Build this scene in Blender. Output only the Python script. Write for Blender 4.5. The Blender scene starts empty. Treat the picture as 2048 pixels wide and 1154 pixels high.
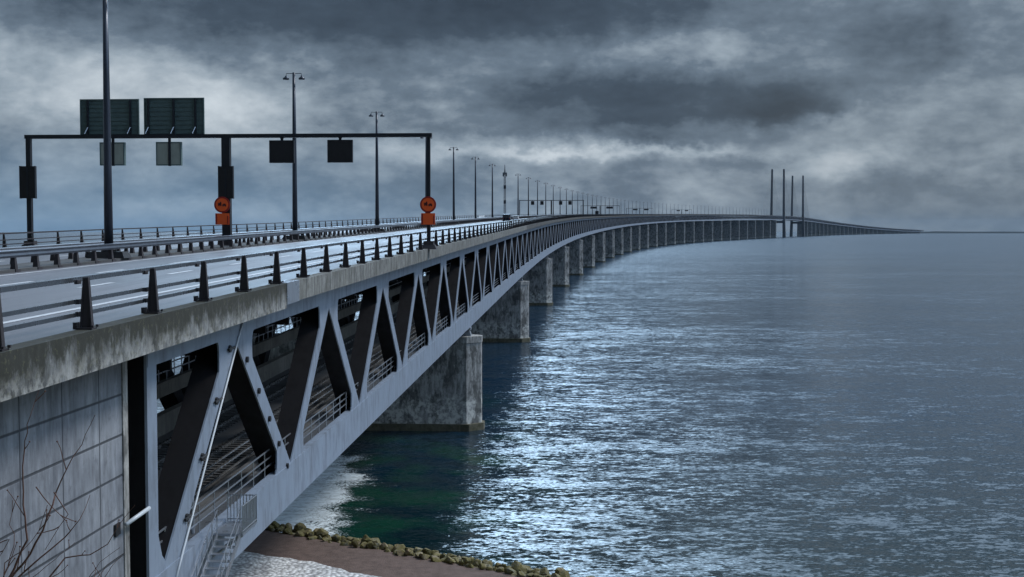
import bpy, math, random
import numpy as np
from mathutils import Vector, Matrix
random.seed(7)
RAD = math.radians
# ------------------------------------------------------------------ camera
scn = bpy.context.scene
HC = 25.994
cam_d = bpy.data.cameras.new('camera'); cam = bpy.data.objects.new('camera', cam_d)
scn.collection.objects.link(cam)
cam.location = (0, 0, HC)
cam.rotation_euler = (math.pi/2 - 0.0470068, 0, 0)
cam_d.sensor_width = 36.0
cam_d.lens = 2552.7/2048*36.0
cam_d.clip_start = 0.3; cam_d.clip_end = 90000
scn.camera = cam
# ------------------------------------------------------------------ colour management
scn.view_settings.view_transform = 'Standard'; scn.view_settings.look = 'None'
scn.view_settings.exposure = 0.0; scn.view_settings.gamma = 1.0
scn.cycles.max_bounces = 6; scn.cycles.diffuse_bounces = 3; scn.cycles.glossy_bounces = 3
scn.cycles.volume_bounces = 0; scn.cycles.transparent_max_bounces = 6
scn.cycles.sample_clamp_indirect = 4.0

# ------------------------------------------------------------------ node helpers
class NT:
    def __init__(s, nt): s.nt = nt; s.N = nt.nodes; s.L = nt.links
    def new(s, t, **k):
        n = s.N.new(t)
        for a, b in k.items(): setattr(n, a, b)
        return n
    def put(s, sock, v):
        if isinstance(v, bpy.types.NodeSocket): s.L.new(v, sock)
        elif v is not None: sock.default_value = v
    def m(s, op, a, b=None, c=None, clamp=False):
        n = s.new('ShaderNodeMath', operation=op, use_clamp=clamp)
        s.put(n.inputs[0], a); s.put(n.inputs[1], b); s.put(n.inputs[2], c); return n.outputs[0]
    def mix(s, f, a, b):
        n = s.new('ShaderNodeMix', data_type='RGBA'); s.put(n.inputs[0], f); s.put(n.inputs[6], a); s.put(n.inputs[7], b)
        return n.outputs[2]
    def ramp(s, f, stops, interp='LINEAR'):
        n = s.new('ShaderNodeValToRGB'); cr = n.color_ramp; cr.interpolation = interp
        while len(cr.elements) > 1: cr.elements.remove(cr.elements[-1])
        cr.elements[0].position = stops[0][0]; cr.elements[0].color = col4(stops[0][1])
        for p, c in stops[1:]:
            e = cr.elements.new(p); e.color = col4(c)
        s.put(n.inputs[0], f); return n.outputs[0]
    def noise(s, vec, scale, detail=4, rough=.55, dist=0.0, out=0):
        n = s.new('ShaderNodeTexNoise'); s.put(n.inputs['Vector'], vec); n.inputs['Scale'].default_value = scale
        n.inputs['Detail'].default_value = detail; n.inputs['Roughness'].default_value = rough; n.inputs['Distortion'].default_value = dist
        return n.outputs[out]
    def mapping(s, vec, scale=(1, 1, 1), rot=(0, 0, 0), loc=(0, 0, 0)):
        n = s.new('ShaderNodeMapping'); s.put(n.inputs['Vector'], vec)
        n.inputs['Scale'].default_value = scale; n.inputs['Rotation'].default_value = rot; n.inputs['Location'].default_value = loc
        return n.outputs[0]
    def rng(s, v, a, b, c=0., d=1.):
        n = s.new('ShaderNodeMapRange'); n.clamp = True
        s.put(n.inputs[0], v)
        for i, q in zip((1, 2, 3, 4), (a, b, c, d)): n.inputs[i].default_value = q
        return n.outputs[0]
def col4(c):
    if isinstance(c, (int, float)): return (c, c, c, 1)
    return tuple(c) + (1,) if len(c) == 3 else tuple(c)

# ------------------------------------------------------------------ world: overcast sky with drawn cloud banks
SUN_AZ, SUN_EL = RAD(66), RAD(50)
GLOW_AZ, GLOW_EL = RAD(-3.5), RAD(24)      # thin spot in the overcast, ahead of the camera
world = bpy.data.worlds.new('World'); scn.world = world; world.use_nodes = True
w = NT(world.node_tree); w.N.clear()
tc = w.new('ShaderNodeTexCoord'); sep = w.new('ShaderNodeSeparateXYZ'); w.L.new(tc.outputs['Generated'], sep.inputs[0])
dx, dy, dz = sep.outputs
az = w.m('MULTIPLY', w.m('ARCTAN2', dx, dy), 57.29578)
el = w.m('MULTIPLY', w.m('ARCSINE', w.m('MAXIMUM', w.m('MINIMUM', dz, 1.), -1.)), 57.29578)
cb = w.new('ShaderNodeCombineXYZ'); w.put(cb.inputs[0], az); w.put(cb.inputs[1], w.m('MULTIPLY', el, 1.4)); cb.inputs[2].default_value = 3.7
V = cb.outputs[0]
wn = w.new('ShaderNodeTexNoise'); w.put(wn.inputs['Vector'], V); wn.inputs['Scale'].default_value = .30; wn.inputs['Detail'].default_value = 9; wn.inputs['Roughness'].default_value = .64
ws = w.new('ShaderNodeSeparateXYZ'); w.L.new(wn.outputs['Color'], ws.inputs[0])
wa = w.m('ADD', az, w.m('MULTIPLY', w.m('SUBTRACT', ws.outputs[0], .5), 5.0))
we = w.m('ADD', el, w.m('MULTIPLY', w.m('SUBTRACT', ws.outputs[1], .5), 2.3))
def blob(px, py, sx, sy, amp, tilt=0.0, warp=True):
    """soft cloud mass centred at an azimuth/elevation, sizes in picture pixels"""
    a0 = math.degrees(math.atan((px-1024)/2552.7)); e0 = math.degrees((457-py)/2552.7)
    sa, se = sx/44.55, sy/44.55
    u = w.m('SUBTRACT', wa if warp else az, a0); v = w.m('SUBTRACT', we if warp else el, e0)
    if tilt: v = w.m('ADD', v, w.m('MULTIPLY', u, tilt))
    q = w.m('ADD', w.m('POWER', w.m('DIVIDE', w.m('ABSOLUTE', u), sa), 2.), w.m('POWER', w.m('DIVIDE', w.m('ABSOLUTE', v), se), 2.))
    return w.m('MULTIPLY', w.m('EXPONENT', w.m('MULTIPLY', q, -1.)), amp)
base = w.m('MULTIPLY', w.m('SUBTRACT', w.noise(V, .24, 9, .56, .3), .5), .48)
fine = w.m('MULTIPLY', w.m('SUBTRACT', w.noise(w.mapping(V, (1, 1.6, 1), loc=(9, 4, 2)), .9, 8, .58), .5), .24)
terms = [base, fine,
  blob(1000, -10, 480, 75, -.42, .02), blob(560, 60, 330, 60, -.22, .1), blob(60, 20, 260, 50, -.18),
  blob(1330, 95, 150, 45, .08, .1), blob(1150, 60, 400, 40, -.14, -.02), blob(1480, 140, 160, 60, .05), blob(420, 190, 200, 55, .08, .05), blob(90, 150, 190, 60, .13, .1),
  blob(180, 215, 150, 60, .10), blob(450, 235, 120, 50, .18), blob(980, 150, 120, 50, .08),
  blob(1330, 198, 330, 50, -.31, -.02), blob(1250, 250, 260, 17, -.17, -.03), blob(1590, 235, 90, 18, -.22, -.1), blob(1560, 215, 120, 34, -.22, -.1), blob(1040, 195, 160, 42, -.12), blob(900, 130, 160, 45, -.06),
  blob(1790, 110, 120, 55, -.26), blob(1850, 30, 300, 60, -.02),
  blob(1120, 308, 170, 11, .22, -.02), blob(1330, 300, 160, 10, .14, .05), blob(860, 300, 120, 18, .12), blob(1300, 280, 120, 14, -.12),
  blob(900, 255, 160, 30, -.04), blob(1660, 330, 90, 26, .13), blob(1500, 330, 130, 14, -.08), blob(1850, 320, 220, 26, .08), blob(1900, 240, 300, 60, .06),
  blob(1800, 380, 330, 22, -.11, .01), blob(1900, 430, 300, 20, -.06), blob(650, 380, 420, 24, -.06), blob(1350, 370, 240, 30, .03), blob(300, 430, 500, 22, .10), blob(560, 290, 300, 22, .05)]
val = terms[0]
for t in terms[1:]: val = w.m('ADD', val, t)
val = w.m('ADD', val, .525)
cloud = w.ramp(val, [(0.0, (.024, .037, .058)), (.26, (.054, .080, .116)), (.46, (.140, .190, .250)), (.62, (.325, .395, .465)), (.86, (.66, .73, .79))])
# bluer and lighter towards the low left, greyer towards the low right
lowleft = w.m('MULTIPLY', w.rng(el, 4.5, 0., 0., 1.), w.rng(az, 4., -14., 0., 1.))
cloud = w.mix(w.m('MULTIPLY', lowleft, .72), cloud, (.155, .285, .44, 1))
warm = w.m('MULTIPLY', w.rng(az, 6., 15., 0., 1.), w.rng(el, 8., 4., .4, 1.))
cloud = w.mix(w.m('MULTIPLY', warm, .22), cloud, (.185, .225, .255, 1))
lowright = w.m('MULTIPLY', w.rng(el, 2.6, 0., 0., 1.), w.rng(az, 2., 16., 0., 1.))
cloud = w.mix(w.m('MULTIPLY', lowright, .5), cloud, (.125, .155, .180, 1))
# higher, unseen part of the overcast: brighter, with glows and dark banks added to shape the light
def dirv(a, e): return (math.sin(a)*math.cos(e), math.cos(a)*math.cos(e), math.sin(e))
sd = dirv(GLOW_AZ, GLOW_EL)
dot = w.new('ShaderNodeVectorMath', operation='DOT_PRODUCT'); w.L.new(tc.outputs['Generated'], dot.inputs[0]); dot.inputs[1].default_value = sd
ang = w.m('MULTIPLY', w.m('ARCCOSINE', w.m('MINIMUM', dot.outputs['Value'], 1.)), 57.29578)
glow = w.m('EXPONENT', w.m('MULTIPLY', w.m('POWER', w.m('DIVIDE', ang, 8.5), 2.), -1.))
hi = w.rng(el, 10.3, 15., 0., 1.)
patch = w.ramp(w.noise(w.mapping(tc.outputs['Generated'], (1, 1, 2)), 3.2, 5, .55), [(.3, (.15, .215, .29)), (.7, (.38, .50, .64))])
back = w.m('MULTIPLY', w.rng(dy, .35, -.35, 0., 1.), w.rng(el, 75., 35., 0., 1.))  # dark sky added behind the camera to dim surfaces facing it
cloud = w.mix(hi, cloud, patch); cloud = w.mix(w.m('MULTIPLY', back, .86), cloud, (.018, .026, .038, 1))
rbank = w.m('MULTIPLY', w.m('MULTIPLY', w.rng(az, 3., 20., 0., 1.), w.rng(az, 120., 80., 0., 1.)), w.m('MULTIPLY', w.rng(el, 27., 19., 0., 1.), hi))  # unseen dark bank added on the right to deepen the water's reflection
cloud = w.mix(w.m('MULTIPLY', rbank, .85), cloud, (.070, .112, .165, 1))
gl = w.new('ShaderNodeMix', data_type='RGBA', blend_type='ADD'); w.put(gl.inputs[0], w.m('MULTIPLY', glow, hi)); w.put(gl.inputs[6], cloud); gl.inputs[7].default_value = (6.2, 9.0, 12.0, 1)
gl.clamp_result = False
sd2 = dirv(RAD(108), RAD(34)); dot2 = w.new('ShaderNodeVectorMath', operation='DOT_PRODUCT'); w.L.new(tc.outputs['Generated'], dot2.inputs[0]); dot2.inputs[1].default_value = sd2
sd3 = dirv(RAD(15), RAD(38)); dot3 = w.new('ShaderNodeVectorMath', operation='DOT_PRODUCT'); w.L.new(tc.outputs['Generated'], dot3.inputs[0]); dot3.inputs[1].default_value = sd3
ang3 = w.m('MULTIPLY', w.m('ARCCOSINE', w.m('MINIMUM', dot3.outputs['Value'], 1.)), 57.29578)
glow3 = w.m('EXPONENT', w.m('MULTIPLY', w.m('POWER', w.m('DIVIDE', ang3, 24.), 2.), -1.))  # broad unseen glow added ahead to brighten ripples on the water
g3 = w.new('ShaderNodeMix', data_type='RGBA', blend_type='ADD'); w.put(g3.inputs[0], w.m('MULTIPLY', glow3, w.rng(el, 17., 27., 0., 1.))); w.put(g3.inputs[6], gl.outputs[2]); g3.inputs[7].default_value = (1.5, 2.05, 2.75, 1); g3.clamp_result = False
ang2 = w.m('MULTIPLY', w.m('ARCCOSINE', w.m('MINIMUM', dot2.outputs['Value'], 1.)), 57.29578)
glow2 = w.m('EXPONENT', w.m('MULTIPLY', w.m('POWER', w.m('DIVIDE', ang2, 24.), 2.), -1.))  # unseen glow added at right rear to light truss faces and piers
g2 = w.new('ShaderNodeMix', data_type='RGBA', blend_type='ADD'); w.put(g2.inputs[0], w.m('MULTIPLY', glow2, w.rng(el, 2., 14., 0., 1.))); w.put(g2.inputs[6], g3.outputs[2]); g2.inputs[7].default_value = (1.5, 2.05, 2.8, 1); g2.clamp_result = False
below = w.mix(w.rng(el, -.1, -1.2, 0., 1.), g2.outputs[2], (.06, .09, .12, 1))
sky = w.new('ShaderNodeTexSky'); sky.sky_type = 'NISHITA'; sky.sun_disc = False; sky.sun_elevation = SUN_EL; sky.sun_rotation = SUN_AZ
sky.air_density = 1.2; sky.dust_density = 2.5
b1 = w.new('ShaderNodeBackground'); w.L.new(sky.outputs[0], b1.inputs[0]); b1.inputs[1].default_value = .05
b2 = w.new('ShaderNodeBackground'); w.put(b2.inputs[0], below); b2.inputs[1].default_value = 1.0
mx = w.new('ShaderNodeMixShader'); mx.inputs[0].default_value = .93; w.L.new(b1.outputs[0], mx.inputs[1]); w.L.new(b2.outputs[0], mx.inputs[2])
wo = w.new('ShaderNodeOutputWorld'); w.L.new(mx.outputs[0], wo.inputs[0])
world.cycles.sampling_method = 'MANUAL'; world.cycles.sample_map_resolution = 1024
# ------------------------------------------------------------------ sun, veiled by cloud
sl = bpy.data.lights.new('sun', 'SUN'); sun = bpy.data.objects.new('sun', sl); scn.collection.objects.link(sun)
sl.energy = 2.2; sl.angle = RAD(12); sl.color = (1.0, .97, .93)
SUNL_AZ = SUN_AZ
sun.rotation_euler = Vector((-math.sin(SUNL_AZ)*math.cos(SUN_EL), -math.cos(SUNL_AZ)*math.cos(SUN_EL), -math.sin(SUN_EL))).to_track_quat('-Z', 'Y').to_euler()
sun.location = (0, 0, 300)

# ------------------------------------------------------------------ bridge alignment
RE = 6.371e6*7/6
KN = [0, 150, 400, 900, 2000, 4400, 4900, 9500]; KV = [6.65e-05, -1.18e-05, .0001232, 6.41e-05, .0001212, -2.89e-5, 4.5e-5, 4.5e-5]
S_ = np.arange(-200, 9500, 5.); K_ = np.interp(S_, KN, KV); K_[S_ < 0] = 0
i0 = int(np.argmin(abs(S_)))
TH = np.concatenate([[0], np.cumsum(K_[:-1]*5.)]); TH += .0557671-TH[i0]
XX = np.concatenate([[0], np.cumsum(np.sin(TH[:-1])*5)]); YY = np.concatenate([[0], np.cumsum(np.cos(TH[:-1])*5)])
XX += -15.1963-XX[i0]; YY -= YY[i0]
ZS = [-200, 30, 131, 205, 424, 687, 1068, 1712, 2475, 3269, 3845, 4075, 4410, 4735, 5170, 5430, 6030, 6555, 7120, 7645, 8520, 9500]
ZV = [19.7, 23.0, 24.46, 25.45, 28.6, 32.2, 36.6, 44.0, 52.7, 60.4, 64.0, 64.9, 64.9, 63.0, 59.0, 56.0, 48.8, 41.4, 34.4, 27.8, 19.4, 8.]
# smooth the knots a little
_zr = np.interp(S_, ZS, ZV); _k = np.exp(-.5*(np.arange(-60, 61)/25.)**2); _k /= _k.sum()
_zs = np.convolve(np.pad(_zr, 60, mode='edge'), _k, 'valid'); _wt = np.clip((S_-500)/600, 0, 1); ZR = _zr*(1-_wt)+_zs*_wt
def zD(s): return float(np.interp(s, S_, ZR))            # top of the deck's edge beam
def zB(s): return zD(s)-11.7                              # underside of the bottom chord
def head(s): return float(np.interp(s, S_, TH))
def at(s, t, z):
    X = float(np.interp(s, S_, XX)); Y = float(np.interp(s, S_, YY)); T = head(s)
    X += t*math.cos(T); Y -= t*math.sin(T)
    return Vector((X, Y, z-(X*X+Y*Y)/(2*RE)))
def drop(x, y): return (x*x+y*y)/(2*RE)
SEND = 8480.0
PYL = 3928.5

# ------------------------------------------------------------------ mesh builder
class MB:
    def __init__(s): s.v = []; s.f = []
    def add(s, vs, fs):
        o = len(s.v); s.v += [tuple(v) for v in vs]; s.f += [tuple(i+o for i in f) for f in fs]; return s
    def box(s, c, d, M=None):
        x, y, z = d[0]/2, d[1]/2, d[2]/2
        vs = [Vector((c[0]+a*x, c[1]+b*y, c[2]+e*z)) for e in (-1, 1) for b in (-1, 1) for a in (-1, 1)]
        if M: vs = [M @ v for v in vs]
        return s.add(vs, [(0, 2, 3, 1), (4, 5, 7, 6), (0, 1, 5, 4), (2, 6, 7, 3), (0, 4, 6, 2), (1, 3, 7, 5)])
    def frustum(s, c0, a0, c1, a1):
        """box-like taper from rectangle a0 at c0 to a1 at c1 (z up)"""
        vs = [Vector((c[0]+i*a[0]/2, c[1]+j*a[1]/2, c[2])) for c, a in ((c0, a0), (c1, a1)) for j in (-1, 1) for i in (-1, 1)]
        return s.add(vs, [(0, 2, 3, 1), (4, 5, 7, 6), (0, 1, 5, 4), (2, 6, 7, 3), (0, 4, 6, 2), (1, 3, 7, 5)])
    def tube(s, pts, r, n=8, cap=True):
        pts = [Vector(p) for p in pts]; rs = r if isinstance(r, (list, tuple)) else [r]*len(pts)
        rings = []; up = None
        for i, p in enumerate(pts):
            d = (pts[min(i+1, len(pts)-1)]-pts[max(i-1, 0)]).normalized()
            if up is None:
                up = Vector((0, 0, 1)) if abs(d.z) < .9 else Vector((1, 0, 0))
            a = d.cross(up).normalized(); b = a.cross(d).normalized(); up = b
            rings.append([p+(a*math.cos(2*math.pi*k/n)+b*math.sin(2*math.pi*k/n))*rs[i] for k in range(n)])
        vs = [v for r_ in rings for v in r_]; fs = []
        for i in range(len(rings)-1):
            for k in range(n):
                k2 = (k+1) % n; fs.append((i*n+k, i*n+k2, (i+1)*n+k2, (i+1)*n+k))
        if cap: fs.append(tuple(range(n-1, -1, -1))); fs.append(tuple((len(rings)-1)*n+k for k in range(n)))
        return s.add(vs, fs)
    def prism(s, poly, vec):
        """extrude a planar polygon (list of Vectors) along vec"""
        n = len(poly); vec = Vector(vec)
        vs = [Vector(p) for p in poly]+[Vector(p)+vec for p in poly]
        fs = [tuple(range(n-1, -1, -1)), tuple(range(n, 2*n))]+[(i, (i+1) % n, n+(i+1) % n, n+i) for i in range(n)]
        return s.add(vs, fs)
    def lathe(s, prof, n=16, c=(0, 0, 0), axis='Z'):
        vs = []; fs = []
        for r, z in prof:
            for k in range(n):
                a = 2*math.pi*k/n; vs.append((c[0]+r*math.cos(a), c[1]+r*math.sin(a), c[2]+z) if axis == 'Z' else (c[0]+r*math.cos(a), c[1]+z, c[2]+r*math.sin(a)))
        for i in range(len(prof)-1):
            for k in range(n): k2 = (k+1) % n; fs.append((i*n+k, i*n+k2, (i+1)*n+k2, (i+1)*n+k))
        fs.append(tuple(range(n-1, -1, -1))); fs.append(tuple((len(prof)-1)*n+k for k in range(n)))
        return s.add(vs, fs)
    def sweep(s, prof, ss, zf, cap=True):
        """closed profile [(t,z)] carried along the alignment"""
        n = len(prof); vs = []; fs = []
        for q in ss:
            zz = zf(q)
            for t, z in prof: vs.append(at(q, t, z+zz))
        for i in range(len(ss)-1):
            for k in range(n): k2 = (k+1) % n; fs.append((i*n+k, (i+1)*n+k, (i+1)*n+k2, i*n+k2))
        if cap: fs.append(tuple(range(n))); fs.append(tuple((len(ss)-1)*n+k for k in range(n-1, -1, -1)))
        return s.add(vs, fs)
    def build(s, name, mat, parent=None, smooth=False, loc=None):
        me = bpy.data.meshes.new(name)
        pe = parent
        while pe is not None and pe.type != 'EMPTY': pe = pe.parent
        off = Vector(loc) if loc is not None else (Vector(pe.location) if (pe is not None and not pe.get('_local')) else Vector((0, 0, 0)))
        me.from_pydata([tuple(Vector(v)-off) for v in s.v], [], s.f); me.update()
        import bmesh
        bm = bmesh.new(); bm.from_mesh(me); bmesh.ops.recalc_face_normals(bm, faces=bm.faces); bm.to_mesh(me); bm.free()
        if mat is not None: me.materials.append(mat)
        if smooth:
            for p in me.polygons: p.use_smooth = True
        o = bpy.data.objects.new(name, me); scn.collection.objects.link(o)
        if parent is not None: o.parent = parent
        elif loc is not None: o.location = loc
        return o
def tag(o, label=None, cat=None, group=None, kind=None):
    if label: o['label'] = label
    if cat: o['category'] = cat
    if group: o['group'] = group
    if kind: o['kind'] = kind
    return o
def empty(name, loc=(0, 0, 0), rz=0.0, local=False):
    o = bpy.data.objects.new(name, None); scn.collection.objects.link(o); o.location = loc; o.rotation_euler = (0, 0, rz)
    o.empty_display_size = .5
    if local: o['_local'] = 1
    return o
def kids(o): return list(o.children)
def copy_tree(o, parent=None):
    c = o.copy(); scn.collection.objects.link(c)
    if parent is not None: c.parent = parent
    for ch in kids(o): copy_tree(ch, c)
    return c
ORD = ['nearest', 'second', 'third', 'fourth', 'fifth', 'sixth', 'seventh', 'eighth', 'ninth', 'tenth', 'eleventh', 'twelfth', 'thirteenth', 'fourteenth', 'fifteenth', 'sixteenth', 'seventeenth', 'eighteenth', 'nineteenth', 'twentieth', 'twenty-first', 'twenty-second', 'twenty-third', 'twenty-fourth', 'twenty-fifth', 'twenty-sixth', 'twenty-seventh', 'twenty-eighth', 'twenty-ninth']
def srange(a, b):
    out = [a]; q = a
    while q < b-1e-6:
        st = 4 if q < 300 else (20 if q < 1200 else 50); q = min(q+st, b); out.append(q)
    return out

# ------------------------------------------------------------------ materials
def mat(name, fn):
    m = bpy.data.materials.new(name); m.use_nodes = True; n = NT(m.node_tree); n.N.clear()
    bs = n.new('ShaderNodeBsdfPrincipled'); o = n.new('ShaderNodeOutputMaterial'); n.L.new(bs.outputs[0], o.inputs[0]); fn(n, bs)
    return m
def bump(n, bs, h, strength=.4, dist=.02):
    b = n.new('ShaderNodeBump'); b.inputs['Strength'].default_value = strength; b.inputs['Distance'].default_value = dist
    n.put(b.inputs['Height'], h); n.L.new(b.outputs[0], bs.inputs['Normal'])
def wpos(n): return n.new('ShaderNodeNewGeometry').outputs['Position']
def concrete(name, a, b, moss=.0, streak=1., rough=.85, joints=None, dark=(.03, .03, .03), speck=0., salt=0., topmoss=0.):
    def f(n, bs):
        P = wpos(n)
        big = n.noise(P, .35, 5, .6); med = n.noise(P, 2.2, 6, .65); st = n.noise(n.mapping(P, (2.6, 2.6, .55)), 1.0, 6, .7)
        c = n.mix(n.rng(big, .3, .7), col4(a), col4(b))
        c = n.mix(n.m('MULTIPLY', n.rng(st, .48, .62), min(1, .7*streak), clamp=True), c, col4(tuple(x*.28 for x in a)))
        c = n.mix(n.m('MULTIPLY', n.rng(st, .46, .34), min(1, .5*streak)), c, col4(tuple(min(x*1.7, .8) for x in b)))
        c = n.mix(n.m('MULTIPLY', n.rng(med, .56, .72), .5), c, col4(dark))
        if speck:
            c = n.mix(n.m('MULTIPLY', n.rng(n.noise(P, 9., 3, .6), .60, .66), speck), c, (.05, .05, .04, 1))
        if moss:
            g = n.noise(P, 1.1, 6, .7)
            c = n.mix(n.m('MULTIPLY', n.rng(g, .48, .62), moss), c, (.050, .048, .022, 1))
            c = n.mix(n.m('MULTIPLY', n.rng(n.noise(P, 3.7, 4, .6), .6, .7), moss*.7), c, (.11, .11, .05, 1))
        if topmoss:
            tz = n.new('ShaderNodeSeparateXYZ'); n.L.new(P, tz.inputs[0])
            v = n.m('SUBTRACT', tz.outputs[2], n.m('MULTIPLY', tz.outputs[1], .0142))
            nz = n.m('ADD', n.noise(n.mapping(P, (1, 1, .45)), 1.25, 7, .75), n.m('MULTIPLY', n.rng(v, 21.45, 22.6), .34))
            c = n.mix(n.m('MULTIPLY', n.rng(nz, .60, .72), topmoss), c, (.018, .019, .013, 1))
            c = n.mix(n.m('MULTIPLY', n.rng(n.noise(P, 5.5, 5, .7), .57, .66), topmoss*.45), c, (.13, .13, .07, 1))
            c = n.mix(n.m('MULTIPLY', n.m('MULTIPLY', n.rng(v, 22.0, 21.4), n.rng(n.noise(P, 2.6, 5, .7), .45, .58)), .55), c, (.42, .42, .40, 1))
        if salt:
            sz = n.new('ShaderNodeSeparateXYZ'); n.L.new(P, sz.inputs[0])
            lv = n.rng(n.m('ADD', sz.outputs[2], n.m('MULTIPLY', med, 3.)), 6.6, 5.2, 0., 1.)
            sc_ = n.rng(n.noise(P, 1.3, 5, .7), .46, .56); c = n.mix(n.m('MULTIPLY', n.m('MULTIPLY', lv, sc_), salt), c, (.62, .62, .58, 1))
            c = n.mix(n.m('MULTIPLY', n.rng(n.noise(n.mapping(P, (1, 1, .6)), .55, 6, .7), .5, .58), .7), c, (.035, .037, .036, 1))
        if joints:
            sp = n.new('ShaderNodeSeparateXYZ'); n.L.new(P, sp.inputs[0])
            def line(v, per, off, wd):
                fr = n.m('FRACT', n.m('DIVIDE', n.m('ADD', v, off), per)); d = n.m('MULTIPLY', n.m('MINIMUM', fr, n.m('SUBTRACT', 1., fr)), per)
                return n.rng(d, wd, wd*.4)
            j = n.m('MAXIMUM', line(sp.outputs[1], joints[0], joints[1], .05), line(sp.outputs[2], joints[2], joints[3], .055))
            c = n.mix(n.m('MULTIPLY', j, .85), c, (.03, .035, .045, 1))
            med = n.m('SUBTRACT', med, n.m('MULTIPLY', j, 1.5))
        n.put(bs.inputs['Base Color'], c); bs.inputs['Roughness'].default_value = rough
        bump(n, bs, med, .5, .03)
    return mat(name, f)
def paint(name, c, rough=.45, metal=0., dirt=.35, dcol=None, scale=1.6, streak=True, spec=.5):
    def f(n, bs):
        P = wpos(n); q = n.noise(n.mapping(P, (1, 1, .35 if streak else 1)), scale, 6, .65)
        k = n.mix(n.m('MULTIPLY', n.rng(q, .48, .75), dirt), col4(c), col4(dcol or tuple(x*.35 for x in c)))
        k = n.mix(n.m('MULTIPLY', n.rng(n.noise(P, .5, 3), .4, .65), .25), k, col4(tuple(min(x*1.3, .9) for x in c)))
        n.put(bs.inputs['Base Color'], k); bs.inputs['Metallic'].default_value = metal
        bs.inputs['Specular IOR Level'].default_value = spec
        n.put(bs.inputs['Roughness'], n.rng(q, .3, .7, rough*.8, min(1, rough*1.3)))
    return mat(name, f)
M = {}
M['edge_old'] = concrete('edge_beam_mossy', (.080, .083, .083), (.195, .205, .21), moss=.55, streak=1.0, speck=.6, topmoss=.92)
M['edge_far'] = concrete('edge_beam_shaded', (.045, .047, .048), (.10, .10, .10), moss=.3)  # darker copy of the edge concrete, shade of the far deck in its colour
M['edge'] = concrete('edge_beam_pale', (.12, .125, .12), (.21, .215, .21), moss=.3, streak=1.0, speck=.7, joints=(4.0, 0, 1000, 0))
M['wall'] = concrete('abutment_wall', (.125, .138, .165), (.27, .29, .325), streak=.55, joints=(2.9, -.45, 1.375, .25), dark=(.07, .075, .09))
M['pier'] = concrete('pier_concrete', (.24, .24, .235), (.42, .42, .41), streak=.9, dark=(.05, .05, .048), speck=.3, salt=.9)
M['plinth'] = concrete('pier_plinth', (.08, .075, .055), (.16, .15, .1), moss=.8, streak=.4)
M['parapet'] = concrete('parapet_concrete', (.10, .092, .08), (.19, .18, .155), streak=.4)
M['deckc'] = concrete('deck_soffit', (.045, .047, .05), (.09, .09, .09), streak=.2)
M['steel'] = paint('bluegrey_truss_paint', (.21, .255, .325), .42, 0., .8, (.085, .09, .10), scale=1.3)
M['steel_shaded'] = paint('truss_paint_shaded', (.012, .012, .014), .7, 0., .5, spec=.12)  # near-black copy of the truss paint, shade put into its colour
M['mast'] = paint('mast_grey', (.13, .15, .17), .5, .2, .3)
M['galv'] = paint('galvanised_rail', (.42, .45, .50), .3, .75, .3)
M['railing'] = paint('weathered_rail_steel', (.20, .215, .24), .28, .85, .5)
M['post'] = paint('dark_guardrail_post', (.05, .045, .05), .5, .3, .6, (.02, .015, .013), scale=5.)
M['dark'] = paint('dark_painted_metal', (.022, .026, .034), .4, .4, .4)
M['lamp'] = paint('lamp_pole_paint', (.045, .055, .075), .35, .4, .3)
M['panel'] = paint('sign_back_green', (.085, .135, .135), .55, 0., .4, streak=False)
M['signal'] = paint('sign_back_grey', (.30, .33, .29), .55, 0., .4)
M['black'] = paint('black_housing', (.008, .008, .010), .55, 0., .2)
M['orange'] = paint('orange_sign_face', (.92, .12, .018), .45, 0., .12, streak=False)
M['red'] = paint('dark_red_sign_rim', (.30, .016, .008), .45, 0., .1, streak=False)
M['ink'] = paint('sign_ink', (.06, .008, .006), .5, 0., .1)
M['glass'] = paint('dark_window_glass', (.01, .012, .016), .08, 0., .05)
M['tyre'] = paint('tyre_rubber', (.012, .012, .012), .8, 0., .2)
M['van'] = paint('dark_van_paint', (.012, .015, .024), .25, .2, .2)
M['pale'] = paint('pale_vehicle_paint', (.50, .52, .54), .3, 0., .2)
M['tail'] = paint('tail_lamp_plastic', (.25, .01, .01), .3, 0., .1)
M['pyl'] = paint('pylon_concrete', (.10, .115, .13), .8, 0., .3)
M['pipe'] = paint('white_drain_pipe', (.50, .54, .58), .35, 0., .2)
M['railway'] = paint('polished_rail_steel', (.6, .6, .6), .25, .9, .3)
def f_asph(n, bs):
    P = wpos(n); big = n.noise(n.mapping(P, (.35, .06, 1)), 1., 5, .6); sm = n.noise(P, 14., 3, .7); tr = n.noise(n.mapping(P, (1.4, .02, 1), rot=(0, 0, .06)), 1., 4, .6)
    c = n.mix(n.rng(big, .3, .7), (.075, .072, .082, 1), (.13, .125, .14, 1)); c = n.mix(n.m('MULTIPLY', n.rng(sm, .5, .7), .35), c, (.2, .19, .2, 1))
    c = n.mix(n.m('MULTIPLY', n.rng(tr, .5, .7), .5), c, (.05, .048, .055, 1))
    n.put(bs.inputs['Base Color'], c); n.put(bs.inputs['Roughness'], n.m('ADD', n.rng(big, .35, .65, .32, .50), n.m('MULTIPLY', tr, .1)))
    bs.inputs['Specular IOR Level'].default_value = .28; bump(n, bs, sm, .5, .012)
M['farland'] = paint('distant_scrub', (.018, .026, .030), .9, 0., .3, spec=.05)
M['asphalt'] = mat('damp_asphalt', f_asph)
M['mark'] = paint('worn_road_paint', (.50, .51, .53), .5, 0., .75, (.25, .25, .27), scale=6., streak=False)
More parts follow.
